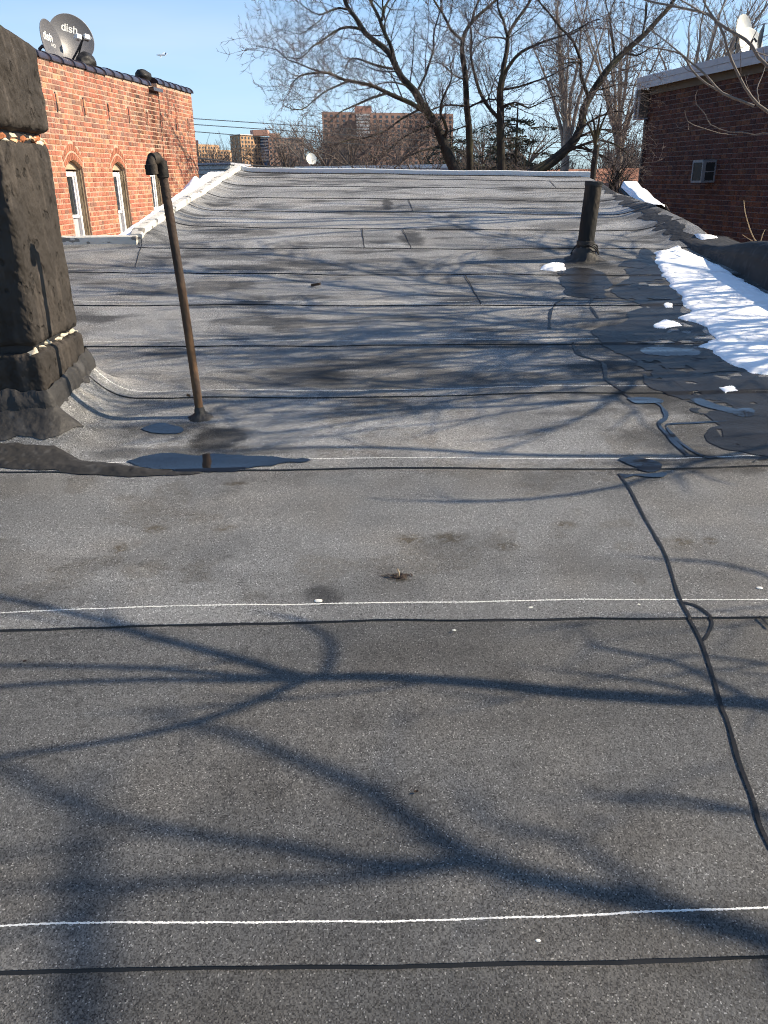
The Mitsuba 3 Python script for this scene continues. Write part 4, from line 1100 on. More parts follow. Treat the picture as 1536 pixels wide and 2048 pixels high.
put('bent_sheet', mm, M_SNOW, label='pale tent shaped bent sheet sticking up behind the right parapet', cat='bent sheet')
for i, (pts, lb) in enumerate([([[(1536, 505), (1522, 492), (1510, 470), (1500, 430), (1499, 402)], [(1522, 492), (1500, 478), (1490, 470)], [(1520, 490), (1528, 470), (1536, 460)]], 'bare dry stem rising behind the right parapet')]):
    ss = []
    for j, q in enumerate(pts):
        p = spline([at(a, b, 7.6) + [.0, .03 * k, 0] for k, (a, b) in enumerate(q)], .04); ss.append((p, np.linspace(.007, .003, len(p)) * (1 if j == 0 else .7)))
    st = thing('dry_plant', lb, 'plant')
    base = ss[0][0][0]; low = np.array([base + [.02, 0, -6.0], base + [.05, .05, -3], base]); lp = spline(low, .3)
    put('stem', tubes([(lp, np.full(len(lp), .009))] + ss, 6), M_DRY, st, smooth=True)

# ------------------------------------------------------------------ ground and distant buildings
put('ground', (np.array([[-4000, -4000, -6.0], [4000, -4000, -6], [4000, 5000, -6], [-4000, 5000, -6]]), np.array([[0, 1, 2], [0, 2, 3]])), M_GROUND, kind='structure')
sh = thing('shed', 'low grey shingled building between the orange house and the roof', 'building')
t0, t1 = at(395, 328, 24), at(460, 329, 24)
put('wall', box(t0[0] - 3, t1[0] - .02, 24.03, 28, -6, t1[2] - .02), M_SIDING, sh)
hb = .115
for k in range(16):
    zt = t1[2] - k * hb
    b = box(t0[0] - 1.2, t1[0], 0, 1, 0, hb - .012); v = np.array(b.vertices); v[:, 1] = np.where(v[:, 1] > .5, 24.05, np.where(v[:, 2] < .05, 23.975, 24.0)); v[:, 2] += zt - hb; b.vertices = v
    put('siding_board', b, M_SIDING, sh)
put('cap', box(t0[0] - 3, t1[0] + .03, 23.95, 28.1, t1[2] + .003, t1[2] + .05), M_FASCIA, sh)
wp = thing('white_parapet_building', 'long low building with a pale parapet just beyond the roof', 'building')
t0, t1 = at(592, 332, 28), at(835, 336, 28)
put('wall', box(t0[0], t1[0] + 1, 28.04, 36, -6, t0[2] - .13), M_SIDING, wp)
put('parapet_cap', box(t0[0] - .05, t1[0] + 1, 27.98, 28.4, t0[2] - .127, t0[2] - .02), M_VINYL, wp)
put('parapet_band', box(t0[0], t1[0] + 1, 28.0, 28.035, t0[2] - .4, t0[2] - .13), M_FASCIA, wp)
cc = at(612, 330, 31)
ck = thing('brick_chimney', 'small brown brick chimney behind the white round dish', 'chimney')
for k in range(7):
    put('brick', box(cc[0] - .17 + .01 * (k % 2), cc[0] + .13 - .01 * (k % 2), 31, 31.3, cc[2] - .36 + k * .07, cc[2] - .30 + k * .07), M_BROWN, ck)
put('core', box(cc[0] - .15, cc[0] + .11, 31.02, 31.28, 0, cc[2] + .10), M_MORTAR2, ck)
dish('satellite_dish', at(622, 318, 29.6), (.35, -.9, .2), .34, .36, M_DISHW, 'small round white dish above the pale parapet in the distance', None, .35, 0, arms=1)
rr = thing('red_roofed_house', 'low house with a rust red roof behind the leaning tree', 'house')
za = at(1100, 341, 36)[2]
V = np.array([[4.0, 27, -.3], [12.5, 27, -.3], [12.5, 36, za], [4.0, 36, za], [4.0, 45, -.3], [12.5, 45, -.3]])
mm = trimesh.Trimesh(np.vstack([V, V - [0, 0, .12]]), np.array([[0, 1, 2], [0, 2, 3], [3, 2, 5], [3, 5, 4], [6, 8, 7], [6, 9, 8], [0, 7, 1], [0, 6, 7], [3, 0, 6], [3, 6, 9], [2, 1, 7], [2, 7, 8]]), process=False); mm.fix_normals()
put('roof', mm, M_RUSTROOF, rr); put('wall', box(4.3, 12.2, 27.4, 44.6, -6, -.45), M_BROWN, rr)
for k in range(10):
    z = -.3 + (za + .3) * (k + .5) / 10; y_ = 27 + 9 * (k + .5) / 10
    b = box(4.0, 12.5, 0, .9, 0, .022); v = np.array(b.vertices); v[:, 2] += z + .012 + (v[:, 1] - .45) * (za + .3) / 9; v[:, 1] += y_ - .45; b.vertices = v; put('shingle_course', b, M_RUSTROOF, rr)


def wall_windows(parent, P0, P1, z0, z1, nc, nr, w, h, bs=M_TWIN):
    P0, P1 = np.asarray(P0, float), np.asarray(P1, float); d = P1 - P0; L = np.linalg.norm(d); d /= L; nrm = np.array([d[1], -d[0]])
    for r in range(nr):
        for c in range(nc):
            u = L * (c + .5) / nc; z = z0 + (z1 - z0) * (r + .5) / nr
            b = box(u - w / 2, u + w / 2, -.3, .12, z - h / 2, z + h / 2)
            put('window', frame_box(b, np.array([*P0, 0]), np.array([*d, 0]), np.array([*nrm, 0])), bs, parent)


def prism(poly, z0, z1):
    m = trimesh.creation.extrude_polygon(sg.Polygon(poly).buffer(0), z1 - z0, engine='earcut'); m.apply_translation((0, 0, z0)); return m


def tower(label, Y, pts, top, parts):
    pass


Y = 540.0
xy = lambda px, dy=0.0: (float(at(px, 330, Y + dy)[0]), Y + dy)
zt = lambda py, px=500: float(at(px, py, Y)[2])
t1 = thing('apartment_tower', 'tan brick apartment tower with blue and white balconies above the trees', 'building')
A0, A1, A2 = xy(464.5, 14), xy(485, 0), xy(523, 16)
put('wall', prism([A0, A1, A2, (A2[0] - 3, A2[1] + 14), (A0[0] + 3, A0[1] + 16)], -6, zt(269)), M_TAN, t1)
put('parapet', prism([(A0[0] - .3, A0[1]), (A1[0], A1[1] - .4), (A2[0], A2[1] - .4), (A2[0], A2[1] + 3), (A0[0], A0[1] + 3)], zt(269) + .01, zt(267.6)), M_CONCRETE, t1)
wall_windows(t1, A1, A2, zt(345), zt(271), 6, 9, 1.5, 1.3)
wall_windows(t1, A0, A1, zt(345), zt(271), 3, 9, 1.3, 1.3)
B0, B1 = xy(523, 18), xy(540, 14)
put('balcony_core', prism([B0, B1, (B1[0], B1[1] + 10), (B0[0], B0[1] + 10)], -6, zt(272)), M_BALC, t1)
for k in range(8):
    z = zt(276 + 6.4 * k); put('balcony', prism([(B0[0] + .4, B0[1] - 1.6), (B1[0] - .2, B1[1] - 1.6), (B1[0] - .2, B1[1]), (B0[0] + .4, B0[1])], z, z + .95), M_CONCRETE, t1)
C0, C1 = xy(540, 10), xy(606, 24)
put('wing', prism([C0, C1, (C1[0], C1[1] + 14), (C0[0], C0[1] + 14)], -6, zt(273.5)), M_BROWN, t1)
wall_windows(t1, C0, C1, zt(345), zt(276), 9, 9, 1.3, 1.2)
P0, P1 = xy(505, 14), xy(540, 14)
put('penthouse', prism([P0, (P0[0] + 2.5, P0[1] - 4), (P1[0], P1[1] - 2), (P1[0], P1[1] + 8), (P0[0], P0[1] + 8)], zt(269.5), zt(258)), M_PINK, t1)
P0, P1 = xy(542, 16), xy(562, 20)
put('penthouse', prism([P0, P1, (P1[0], P1[1] + 6), (P0[0], P0[1] + 6)], zt(274), zt(264)), M_BROWN, t1)
put('aerial', tube_capped([[*xy(536, 16), zt(258)], [*xy(536, 16), zt(252.5)]], .35, 6), M_DARKM, t1)
Y = 455.0
t2 = thing('apartment_tower', 'wide brown brick tower half hidden behind the bare branches', 'building')
D0, D1 = xy(648, 0), xy(905, 30)
put('wall', prism([D0, D1, (D1[0], D1[1] + 14), (D0[0] + 2, D0[1] + 14)], -6, zt(222.5, 700)), M_BROWN, t2)
wall_windows(t2, D0, D1, zt(340, 700), zt(226, 700), 22, 12, 1.4, 1.3)
P0, P1 = xy(712, 10), xy(745, 12)
put('penthouse', prism([P0, P1, (P1[0], P1[1] + 8), (P0[0], P0[1] + 8)], zt(224, 700), zt(209, 700)), M_PINK, t2)
for k in range(7):
    z = zt(231 + 7 * k, 727); q0, q1 = xy(715, 6), xy(741, 8); put('balcony', prism([(q0[0], q0[1] - 3), (q1[0], q1[1] - 3), q1, q0], z, z + 1.0), M_CONCRETE, t2)
Y = 650.0
t3 = thing('apartment_tower', 'far tan brick tower close to the corner of the orange house', 'building')
E0, E1, E2, E3 = xy(384, 16), xy(400, 0), xy(435, 18), xy(461, 30)
put('wall', prism([E0, E1, E2, (E2[0], E2[1] + 14), (E0[0], E0[1] + 16)], -6, zt(288, 410)), M_TAN, t3)
put('wing', prism([(E2[0], E2[1] + 2), E3, (E3[0], E3[1] + 14), (E2[0], E2[1] + 16)], -6, zt(297.5, 440)), M_TAN, t3)
put('penthouse', prism([xy(388, 12), xy(401, 12), xy(401, 20), xy(388, 20)], zt(289, 410), zt(278.5, 410)), M_PINK, t3)
wall_windows(t3, E1, E2, zt(350, 410), zt(291, 410), 6, 8, 1.5, 1.4); wall_windows(t3, (E2[0], E2[1] + 2), E3, zt(350, 410), zt(300, 410), 4, 7, 1.5, 1.4)

# ------------------------------------------------------------------ wires and the aeroplane
for i, (pp, ya, yb, r, lb) in enumerate([([(360, 235.5), (640, 254), (900, 272), (1150, 287), (1420, 300)], 30, 38, .013, 'highest of the overhead wires crossing the sky to the trees'),
                                         ([(360, 247), (640, 266), (900, 284), (1150, 297), (1420, 308)], 30, 38, .013, 'middle one of the three thin overhead wires'),
                                         ([(360, 261), (640, 283), (900, 300), (1150, 311), (1420, 320)], 30, 38, .013, 'lowest of the three thin overhead wires'),
                                         ([(360, 312), (430, 320), (510, 331), (592, 336)], 27, 28.2, .022, 'thick overhead cable sloping down to the pale parapet')]):
    ys = np.linspace(ya, yb, len(pp)); p = spline([at(a, b, y_) for (a, b), y_ in zip(pp, ys)], .8)
    put('overhead_wire', tubes([(p, np.full(len(p), r))], 5), M_DARKM, smooth=True, label=lb, cat='wire', group='overhead wires')
ap = thing('aeroplane', 'tiny white aeroplane high in the clear sky on the left', 'aeroplane')
Cp = at(323, 110, 2600.0); ad = np.array([-.95, .25, .05]); ad /= np.linalg.norm(ad); sd = np.array([-.22, -.80, -.55]); upz = np.cross(ad, sd); upz = upz * np.sign(upz[2]); Mp = np.stack([ad, sd, upz], 1)
PL = lambda v: np.asarray(v, float) @ Mp.T + Cp
tt = np.linspace(-1, 1, 17); put('fuselage', tube_capped(PL(np.c_[tt * 16, 0 * tt, .8 * np.clip(-tt - .6, 0, 1)]), 1.9 * np.sqrt(np.clip(1 - np.abs(tt) ** 3.2, .02, 1)), 16), M_VINYL, ap, smooth=True)
def wing_mesh(root, tipx, span, z, chord, tipc):
    m = []
    for s in (-1, 1):
        v = np.array([[root, 0, z], [root - chord, 0, z], [tipx, s * span, z + span * .08], [tipx - tipc, s * span, z + span * .08]]); m.append(trimesh.convex.convex_hull(np.vstack([v, v + [0, 0, .4]])))
    return m
for m in wing_mesh(3.5, -3.5, 16, -1, 5.5, 1.6): put('wing', trimesh.Trimesh(PL(m.vertices), m.faces), M_VINYL, ap)
for m in wing_mesh(-12.5, -15, 6, 1, 3, 1.2): put('tailplane', trimesh.Trimesh(PL(m.vertices), m.faces), M_VINYL, ap)
m = trimesh.convex.convex_hull(np.array([[-11, -.2, 1], [-15.5, -.2, 1.2], [-14.5, -.2, 7], [-17, -.2, 7], [-11, .2, 1], [-15.5, .2, 1.2], [-14.5, .2, 7], [-17, .2, 7]])); put('fin', trimesh.Trimesh(PL(m.vertices), m.faces), M_BALC, ap)
for s in (-1, 1): put('engine', tube_capped(PL([[3.4, s * 5.5, -1.9], [-.6, s * 5.5, -1.8]]), 1.0, 10), M_GREYM, ap, smooth=40)

# ------------------------------------------------------------------ bare winter trees
class Grower:
    """Collects limbs and lets finer wood sprout from them."""
    def __init__(self, seed): self.rng = np.random.default_rng(seed); self.fine, self.mid = [], []

    def shoot(self, p, d, L, r, n, wander, lift):
        d = d / np.linalg.norm(d); P = [p]; s = L / (n - 1)
        for _ in range(n - 1):
            d = d + self.rng.normal(0, wander, 3) + [0, 0, lift / n]; d = d / np.linalg.norm(d); P.append(P[-1] + d * s)
        return np.array(P), np.linspace(r, max(r * .35, .0018), n)

    def sprout(self, P, R, count, lo, hi, level, rmax=9, start=.12, lift=.35, angle=(.5, 1.15), wander=.16, rmin=.0025, kids=(6, 3)):
        n = len(P); rng = self.rng
        for _ in range(count):
            t = start + (1 - start) * rng.random() ** .8; i = min(int(t * (n - 1)), n - 2); p = P[i] + (P[i + 1] - P[i]) * rng.random()
            tan = P[i + 1] - P[i]; tan = tan / np.linalg.norm(tan)
            q = rng.normal(size=3); q -= tan * (q @ tan); q /= np.linalg.norm(q); a = rng.uniform(*angle)
            d = tan * math.cos(a) + q * math.sin(a)
            L = rng.uniform(lo, hi) * (1.25 - .8 * t); r = max(min(R[i] * .55, L * .011, rmax), rmin)
            S, SR = self.shoot(p, d, L, r, 6 if L > .5 else 5 if L > .25 else 4, wander, lift)
            (self.mid if r > .014 else self.fine).append((S, SR))
            if level > 0:
                k = kids[0] if level > 1 else kids[1]
                self.sprout(S, SR, max(1, int(k * min(1.4, L / ((lo + hi) / 2)))), lo * .42, hi * .42, level - 1, rmax, .2, lift, angle, wander, rmin, kids)


def limb(pix, ys, rpx, step=.22):
    """a limb surveyed from its sight lines, with its own distances ys and radii (in sight pixels)."""
    k = len(pix); yy = np.interp(np.linspace(0, 1, k), np.linspace(0, 1, len(ys)), ys); rr = np.interp(np.linspace(0, 1, k), np.linspace(0, 1, len(rpx)), rpx)
    P = [np.r_[at(a, b, y), r * y / 1.05 / FOC] for (a, b), y, r in zip(pix, yy, rr)]
    S = spline(P, step); return S[:, :3], np.maximum(S[:, 3] * .78, .004)


def roots(P, R, zg=-6.0, dx=.2):
    """carries a trunk on down to the ground."""
    n = 10; t = np.linspace(0, 1, n)[:, None]; b = P[0]; d = P[0] - P[min(4, len(P) - 1)]; d = d / (abs(d[2]) + 1e-6)
    d[:2] = np.clip(d[:2], -.5, .5)
    h = b[2] - zg; low = b + np.c_[d[0] * h * t * .5, d[1] * h * t * .5, -h * t]
    return np.vstack([low[:0:-1], P]), np.r_[R[0] * (1 + .5 * t[:0:-1, 0]), R]


def build_tree(name, label, cat, trunk, limbs, seed, twig, bark=None, counts=(16, 6), lo=.5, hi=1.6, dens=5.0, level=2, group=None, rmin=.0035, lift=.35, kids=(6, 3), ground=-6.0):
    g = Grower(seed); bark = bark or M_BARK
    t = thing(name, label, cat, group)
    TP, TR = roots(*trunk, ground)
    put('trunk', tubes([(TP, TR)], 10), bark, t, smooth=True)
    for P, R in limbs:
        w = (meshkit.noise(P * 2.2, seed) - .5) * .10; P = P + np.stack([w, -w, w * .6], 1) * np.minimum(1, np.arange(len(P)) / 3)[:, None]
        put('limb', tubes([(P, R)], 8), bark, t, smooth=True)
        L = np.linalg.norm(np.diff(P, axis=0), axis=1).sum()
        g.sprout(P, R, int(dens * L), lo, hi, level, start=.15, rmin=rmin, lift=lift, kids=kids)
    n = len(TP); g.sprout(TP[int(n * .75):], TR[int(n * .75):], int(counts[0]), lo, hi, level, start=.1, rmin=rmin, lift=lift, kids=kids)
    if g.mid: put('branch_wood', tubes(g.mid, 5), bark, t, smooth=True, kind='stuff')
    put('twigs', tubes(g.fine, 3), twig, t, smooth=True, kind='stuff')
    return t


SW = random.Random(2)
lm = lambda pix, y0, y1, r0, r1: limb(pix, [y0, y1], [r0, r1])
build_tree('bare_tree', 'big bare tree whose two long limbs sweep up and out to the left', 'tree',
           lm([(922, 365), (902, 325), (885, 281), (870, 247), (851, 221)], 20, 20, 14, 9.5), [
    lm([(853, 224), (836, 217), (794, 195), (760, 180), (724, 167), (690, 159), (656, 147), (625, 147), (597, 154), (578, 174)], 20, 18, 6.2, 1.2),
    lm([(650, 146), (612, 135), (575, 120), (549, 102), (505, 92)], 18.3, 17, 2.2, .7),
    lm([(700, 161), (656, 180), (625, 203), (601, 221), (565, 211)], 18.6, 17.5, 2.4, .7),
    lm([(771, 187), (734, 200), (703, 213), (677, 227), (656, 247)], 19.4, 18.4, 3.0, .9),
    lm([(851, 221), (825, 182), (805, 154), (789, 122), (766, 94), (734, 65), (708, 34), (693, 10), (672, -50), (640, -150)], 20, 21, 9.2, 3.0),
    lm([(728, 60), (693, 55), (667, 65), (638, 86), (622, 96), (604, 115), (578, 112)], 20.8, 19.4, 3.2, .9),
    lm([(786, 138), (747, 128), (703, 118), (690, 135), (680, 160)], 20.3, 19.5, 3.0, .8),
    lm([(700, 20), (677, 17), (656, 23), (640, 27), (612, 16), (590, -4)], 21, 20, 2.6, .9),
    lm([(648, 26), (641, 40), (620, 55), (600, 68), (560, 58), (545, 62)], 20.6, 19.6, 1.5, .6),
    lm([(789, 122), (779, 86), (763, 39), (745, 8), (725, -50), (700, -130)], 20.4, 21.4, 5.2, 2.2),
    lm([(764, 40), (771, 13), (785, -12), (810, -80)], 20.8, 21.2, 3.4, 1.4),
    lm([(885, 281), (894, 260), (881, 227), (884, 198), (894, 177), (905, 150), (900, 110)], 20, 19, 4.2, 1.2),
    lm([(838, 219), (800, 240), (770, 262), (730, 276), (690, 282), (650, 300)], 20, 18.6, 2.6, .8),
    lm([(868, 250), (830, 262), (800, 280), (770, 305), (740, 318)], 20, 18.4, 2.6, .8),
    lm([(890, 290), (850, 300), (820, 312), (790, 335)], 20, 18.8, 2.6, 1.0),
    lm([(820, 175), (790, 165), (760, 168), (735, 178), (705, 182)], 20.1, 19.2, 2.0, .7),
    lm([(830, 190), (850, 150), (862, 110), (868, 70), (880, 20), (890, -60)], 20.1, 21, 3.0, 1.2)], 31, 'mat_twig', dens=9.0, lo=.45, hi=1.5, kids=(8, 4), rmin=.0048)
build_tree('bare_tree', 'dark upright bare tree second from the left of the trunks', 'tree',
           lm([(941, 365), (940, 341), (938, 260), (933, 208), (931, 156), (925, 112)], 21, 21, 9.5, 6), [
    lm([(925, 114), (925, 78), (938, 52), (959, 29), (991, 0), (1030, -60)], 21, 22, 5.6, 2.2),
    lm([(925, 80), (899, 60), (884, 26), (866, 0), (850, -50)], 21, 20.4, 3.4, 1.6),
    lm([(944, 44), (949, 21), (957, -4), (965, -60)], 21.6, 22, 3.2, 1.5),
    lm([(933, 212), (902, 210), (871, 216), (850, 226)], 21, 19.8, 2.6, .8),
    lm([(936, 216), (962, 203), (990, 200), (1015, 208)], 21, 20, 2.6, .8),
    lm([(931, 160), (905, 150), (880, 130), (850, 122)], 21, 20.2, 2.2, .8),
    lm([(937, 250), (915, 258), (890, 262), (860, 250)], 21, 20, 1.8, .7)], 32, 'mat_twig', dens=9.5, lo=.45, hi=1.4, kids=(8, 4), rmin=.0048)
build_tree('bare_tree', 'bare tree with a lichen yellowed trunk forking high in the middle', 'tree',
           lm([(1004, 368), (1003, 341), (1001, 260), (1001, 221), (1000, 182), (1006, 151)], 20.5, 20.5, 10.5, 7.5), [
    lm([(1006, 152), (1009, 125), (1014, 86), (1017, 70), (1032, 44), (1056, 8), (1085, -50)], 20.5, 21.5, 6.2, 2.5),
    lm([(1015, 72), (1006, 39), (998, 13), (992, -30)], 20.8, 21.6, 3.6, 1.6),
    lm([(1006, 153), (1030, 115), (1053, 99), (1092, 83), (1131, 70), (1181, 44)], 20.5, 19.4, 4.6, 1.0),
    lm([(1000, 240), (975, 213), (962, 180), (948, 145), (944, 99), (940, 60), (930, 20)], 20.5, 21.6, 5.0, 1.4),
    lm([(1001, 215), (1030, 205), (1060, 215), (1090, 200), (1120, 190)], 20.5, 19.6, 2.6, .9),
    lm([(1003, 180), (1035, 175), (1065, 165), (1105, 150), (1150, 125), (1166, 124)], 20.6, 20, 2.6, 1.0),
    lm([(1017, 78), (985, 75), (965, 82), (950, 95)], 20.8, 20, 2.0, .8)], 33, 'mat_twig', dens=9.0, lo=.45, hi=1.5, kids=(8, 4), rmin=.0048)
build_tree('bare_tree', 'thick dark tree leaning far to the right beside the dark red house', 'tree',
           lm([(1050, 372), (1061, 349), (1097, 328), (1126, 305), (1152, 276), (1164, 245)], 19.5, 20, 14.5, 9.5), [
    lm([(1164, 247), (1170, 216), (1186, 185), (1207, 151), (1228, 125), (1250, 104), (1268, 88), (1291, 67), (1317, 37), (1342, 10), (1370, -40)], 20, 20.8, 9.5, 4.0),
    lm([(1178, 196), (1165, 156), (1166, 122), (1152, 94), (1134, 70), (1113, 44), (1084, 10), (1060, -20)], 20.1, 19.6, 4.4, 1.4),
    lm([(1134, 72), (1155, 62), (1175, 46), (1200, 38)], 19.8, 19.2, 2.2, .8),
    lm([(1126, 305), (1168, 289), (1200, 281), (1235, 290), (1258, 306)], 19.8, 18.8, 4.0, 1.0),
    lm([(1162, 256), (1196, 234), (1228, 224), (1246, 226)], 20, 19, 3.2, .9),
    lm([(1166, 124), (1135, 124), (1108, 135), (1085, 142)], 20, 19.2, 2.0, .7),
    lm([(1250, 106), (1275, 110), (1300, 96), (1330, 80)], 20.4, 20, 2.4, .9),
    lm([(1190, 180), (1215, 175), (1240, 168), (1275, 172)], 20.2, 19.4, 2.4, .8),
    lm([(1140, 292), (1180, 300), (1215, 320), (1240, 350), (1262, 380)], 19.8, 18.6, 3.4, 1.0),
    lm([(1152, 276), (1190, 262), (1225, 262), (1255, 272)], 20, 18.8, 3.0, .9),
    lm([(1230, 124), (1228, 80), (1222, 40), (1210, -20)], 20.3, 21, 3.2, 1.2),
    lm([(1285, 72), (1290, 30), (1300, -20)], 20.5, 21, 3.0, 1.2)], 34, 'mat_twig', dens=10, lo=.45, hi=1.4, lift=.1, kids=(8, 4), rmin=.0048)


def free_tree(name, label, px, py_top, Y, spread, nstem, seed, twig, bark, group=None, rt=.08, dens=3.0, lo=.6, hi=1.6, level=1, rmin=.006, lift=.6, cat='tree', lean=0.0, base=2.0):
    r = np.random.default_rng(seed); c = at(px, 345, Y); zt_ = at(px, py_top, Y)[2]; H = zt_ - 0.0
    b = np.array([c[0], Y, base - 1.0]); trunk = (np.array([b + [0, 0, 0.0], b + [0, 0, .5], b + [0.03, 0, 1.0]]), np.array([rt * 1.2, rt * 1.1, rt]))
    limbs = []
    for k in range(nstem):
        a = r.uniform(0, 6.28); s = spread * (.25 + .75 * r.random()); hh = (zt_ - base) * r.uniform(.62, 1.0)
        e = b + [0, 0, 1.0]; P = [e, e + [s * .25 * math.cos(a), s * .25 * math.sin(a), hh * .35], e + [s * .65 * math.cos(a) + lean * hh * .4, s * .65 * math.sin(a), hh * .72], e + [s * math.cos(a) + lean * hh, s * math.sin(a), hh]]
        S = spline(P, hh / 9); limbs.append((S, np.linspace(rt * .6, max(rt * .08, rmin), len(S))))
    return build_tree(name, label, cat, trunk, limbs, seed, twig, bark, counts=(4, 4), lo=lo, hi=hi, dens=dens, level=level, group=group, rmin=rmin, lift=lift, kids=(5, 4))


GR = 'bare trees crowding the middle distance'
for i, (px, top, Y, sp, ns, lb, tw) in enumerate([(612, 238, 62, 3.0, 8, 'pale slender bare tree standing left of the wide brown tower', 'mat_twig_pale'), (575, 262, 66, 2.4, 7, 'low bare tree in front of the balconies of the tan tower', 'mat_twig_brown'),
                                                  (655, 250, 58, 3.2, 9, 'bare tree before the left end of the wide brown tower', 'mat_twig_brown'), (700, 258, 52, 3.4, 9, 'bushy bare tree under the penthouse of the wide brown tower', 'mat_twig_brown'),
                                                  (745, 250, 56, 3.2, 9, 'bushy bare tree right of the penthouse of the brown tower', 'mat_twig_brown'), (795, 262, 48, 3.0, 9, 'brown bare tree just left of the big sweeping tree', 'mat_twig_brown'),
                                                  (845, 240, 60, 3.0, 8, 'bare tree directly behind the big sweeping tree', 'mat_twig_brown'), (965, 245, 52, 3.2, 8, 'bare tree behind the gap between the two middle trunks', 'mat_twig_brown'),
                                                  (1055, 255, 50, 3.0, 8, 'bare tree behind the foot of the leaning tree', 'mat_twig_brown'), (530, 290, 80, 3.4, 9, 'low brown bare tree at the foot of the tan tower', 'mat_twig_brown'),
                                                  (425, 288, 74, 2.6, 6, 'thin bare tree beside the corner of the orange house', 'mat_twig_brown')]):
    free_tree('distant_tree', lb, px, top, Y, sp, ns, 60 + i, tw, 'mat_twig_brown' if tw != 'mat_twig_pale' else tw, GR, rt=.10, dens=4.4, lo=.9, hi=2.2, level=1, rmin=.014)
free_tree('poplar', 'pale many stemmed tree rising straight between the middle trunk and the leaning tree', 1128, -60, 27, 1.5, 9, 81, 'mat_twig_pale', 'mat_twig_pale', None, rt=.12, dens=7.0, lo=.5, hi=1.5, level=1, rmin=.006, lift=.9)
free_tree('poplar', 'pale tree of upright stems behind the roof edge of the dark red house', 1385, -90, 33, 3.4, 15, 82, 'mat_twig_pale', 'mat_twig_pale', None, rt=.14, dens=6.0, lo=.7, hi=2.0, level=1, rmin=.008, lift=.9, lean=.16)
free_tree('poplar', 'pale upright tree filling the gap right of the leaning trunk', 1235, -60, 29, 2.6, 12, 83, 'mat_twig_pale', 'mat_twig_pale', None, rt=.10, dens=5.0, lo=.5, hi=1.6, level=1, rmin=.007, lift=.9, lean=.05)
free_tree('bare_tree', 'dark spindly tree rising behind the black vent stack', 1186, 190, 17.5, .7, 6, 84, 'mat_twig', 'mat_bark', None, rt=.055, dens=7, lo=.3, hi=.9, level=2, rmin=.0035, lift=.2)
# thicket along the foot of the trees
for i, (px, top, Y, lb) in enumerate([(850, 300, 23, 'tangled thicket at the foot of the big sweeping tree'), (960, 296, 24, 'tangled thicket between the two middle trunks'), (1060, 300, 24.5, 'tangled thicket behind the foot of the leaning tree'),
                                      (1215, 300, 19, 'tangled thicket in the gap beside the dark red house'), (1240, 325, 23, 'dense dark scrub against the dark red house'), (740, 305, 25, 'tangled thicket left of the big sweeping tree')]):
    free_tree('thicket', lb, px, top, Y, .7 if px > 1200 else 1.5, 10, 90 + i, 'mat_twig_brown' if i != 3 else 'mat_twig', 'mat_bark', 'thickets below the trees', rt=.035, dens=6.5, lo=.35, hi=1.0, level=1, rmin=.005, lift=0.0, cat='thicket', base=.9)
# two dark evergreens behind the trunks
def evergreen(label, px, top, Y, rad, seed):
    r = np.random.default_rng(seed); c = at(px, 345, Y); zt_ = at(px, top, Y)[2]; e = thing('evergreen', label, 'tree', 'dark evergreens behind the trunks')
    b = np.array([c[0], Y, -6.0]); put('trunk', tubes([(np.array([b, b + [0, 0, 4], [b[0], b[1], zt_ - .2]]), np.array([.22, .16, .02]))], 8), M_BARK, e, smooth=True)
    V, F, wood = [], [], []
    for k in range(150):
        t = r.random() ** .8; z = zt_ - .15 - t * (zt_ + 3.5); R = rad * (.35 + .65 * min(1, t * 2.0)) * r.uniform(.35, 1.15); a = r.uniform(0, 6.28)
        p = np.array([b[0] + r.normal(0, .35), b[1], z]); d = np.array([math.cos(a), math.sin(a), r.uniform(-.25, .25)]); q = p + d * R; q[2] -= .18 * R
        wood.append((np.array([p, (p + q) / 2 + [0, 0, .05], q]), np.array([.022, .016, .005])))
        nn = int(18 + 26 * R)
        s = r.random(nn) ** .6; c0 = p + (q - p) * s[:, None] + r.normal(0, .07, (nn, 3)) * [1, 1, .6]
        dd = d + r.normal(0, .55, (nn, 3)); dd /= np.linalg.norm(dd, axis=1, keepdims=True); side = np.cross(dd, r.normal(size=(nn, 3))); side /= np.linalg.norm(side, axis=1, keepdims=True)
        l = r.uniform(.10, .24, (nn, 1)); w = .028
        V += [c0 - side * w, c0 + side * w, c0 + dd * l]
    m = [len(x) for x in V]
    verts = np.vstack(V); off = 0; fs = []
    for k in range(0, len(m), 3):
        n_ = m[k]; i_ = np.arange(n_); fs.append(np.stack([off + i_, off + n_ + i_, off + 2 * n_ + i_], -1)); off += 3 * n_
    put('branch_wood', tubes(wood, 4), M_BARK, e, smooth=True, kind='stuff'); put('needles', trimesh.Trimesh(verts, np.vstack(fs), process=False), M_NEEDLE, e, kind='stuff')
evergreen('dark evergreen behind the two upright trunks', 1030, 190, 33, 2.3, 7)
evergreen('smaller dark evergreen left of the upright trunks', 900, 240, 36, 2.2, 8)
# the far wood that closes the view below the towers
r = np.random.default_rng(5); pp = []
for k in range(8500):
    Yk = r.uniform(95, 240); px = r.uniform(380, 1330); c = at(px, 352, Yk); top = r.uniform(.3, 1.0) * (5.5 + 2.0 * math.sin(px * .021) + 1.5 * math.sin(px * .057)) * (.75 + Yk / 500)
    a = r.normal(0, .25); L = top
    p0 = np.array([c[0], Yk, c[2] - 3.0 + r.uniform(0, .5) * top]); P = np.array([p0, p0 + [a * L * .4, r.normal(0, .5), L * .5], p0 + [a * L * .9, r.normal(0, .6), L * r.uniform(.7, 1)]])
    pp.append((P, np.array([.09, .055, .02]) * (Yk / 150)))
put('far_woods', tubes(pp, 3), M_TWIG3, smooth=True, label='far off brown winter wood closing the view below the towers', cat='woods', kind='stuff')

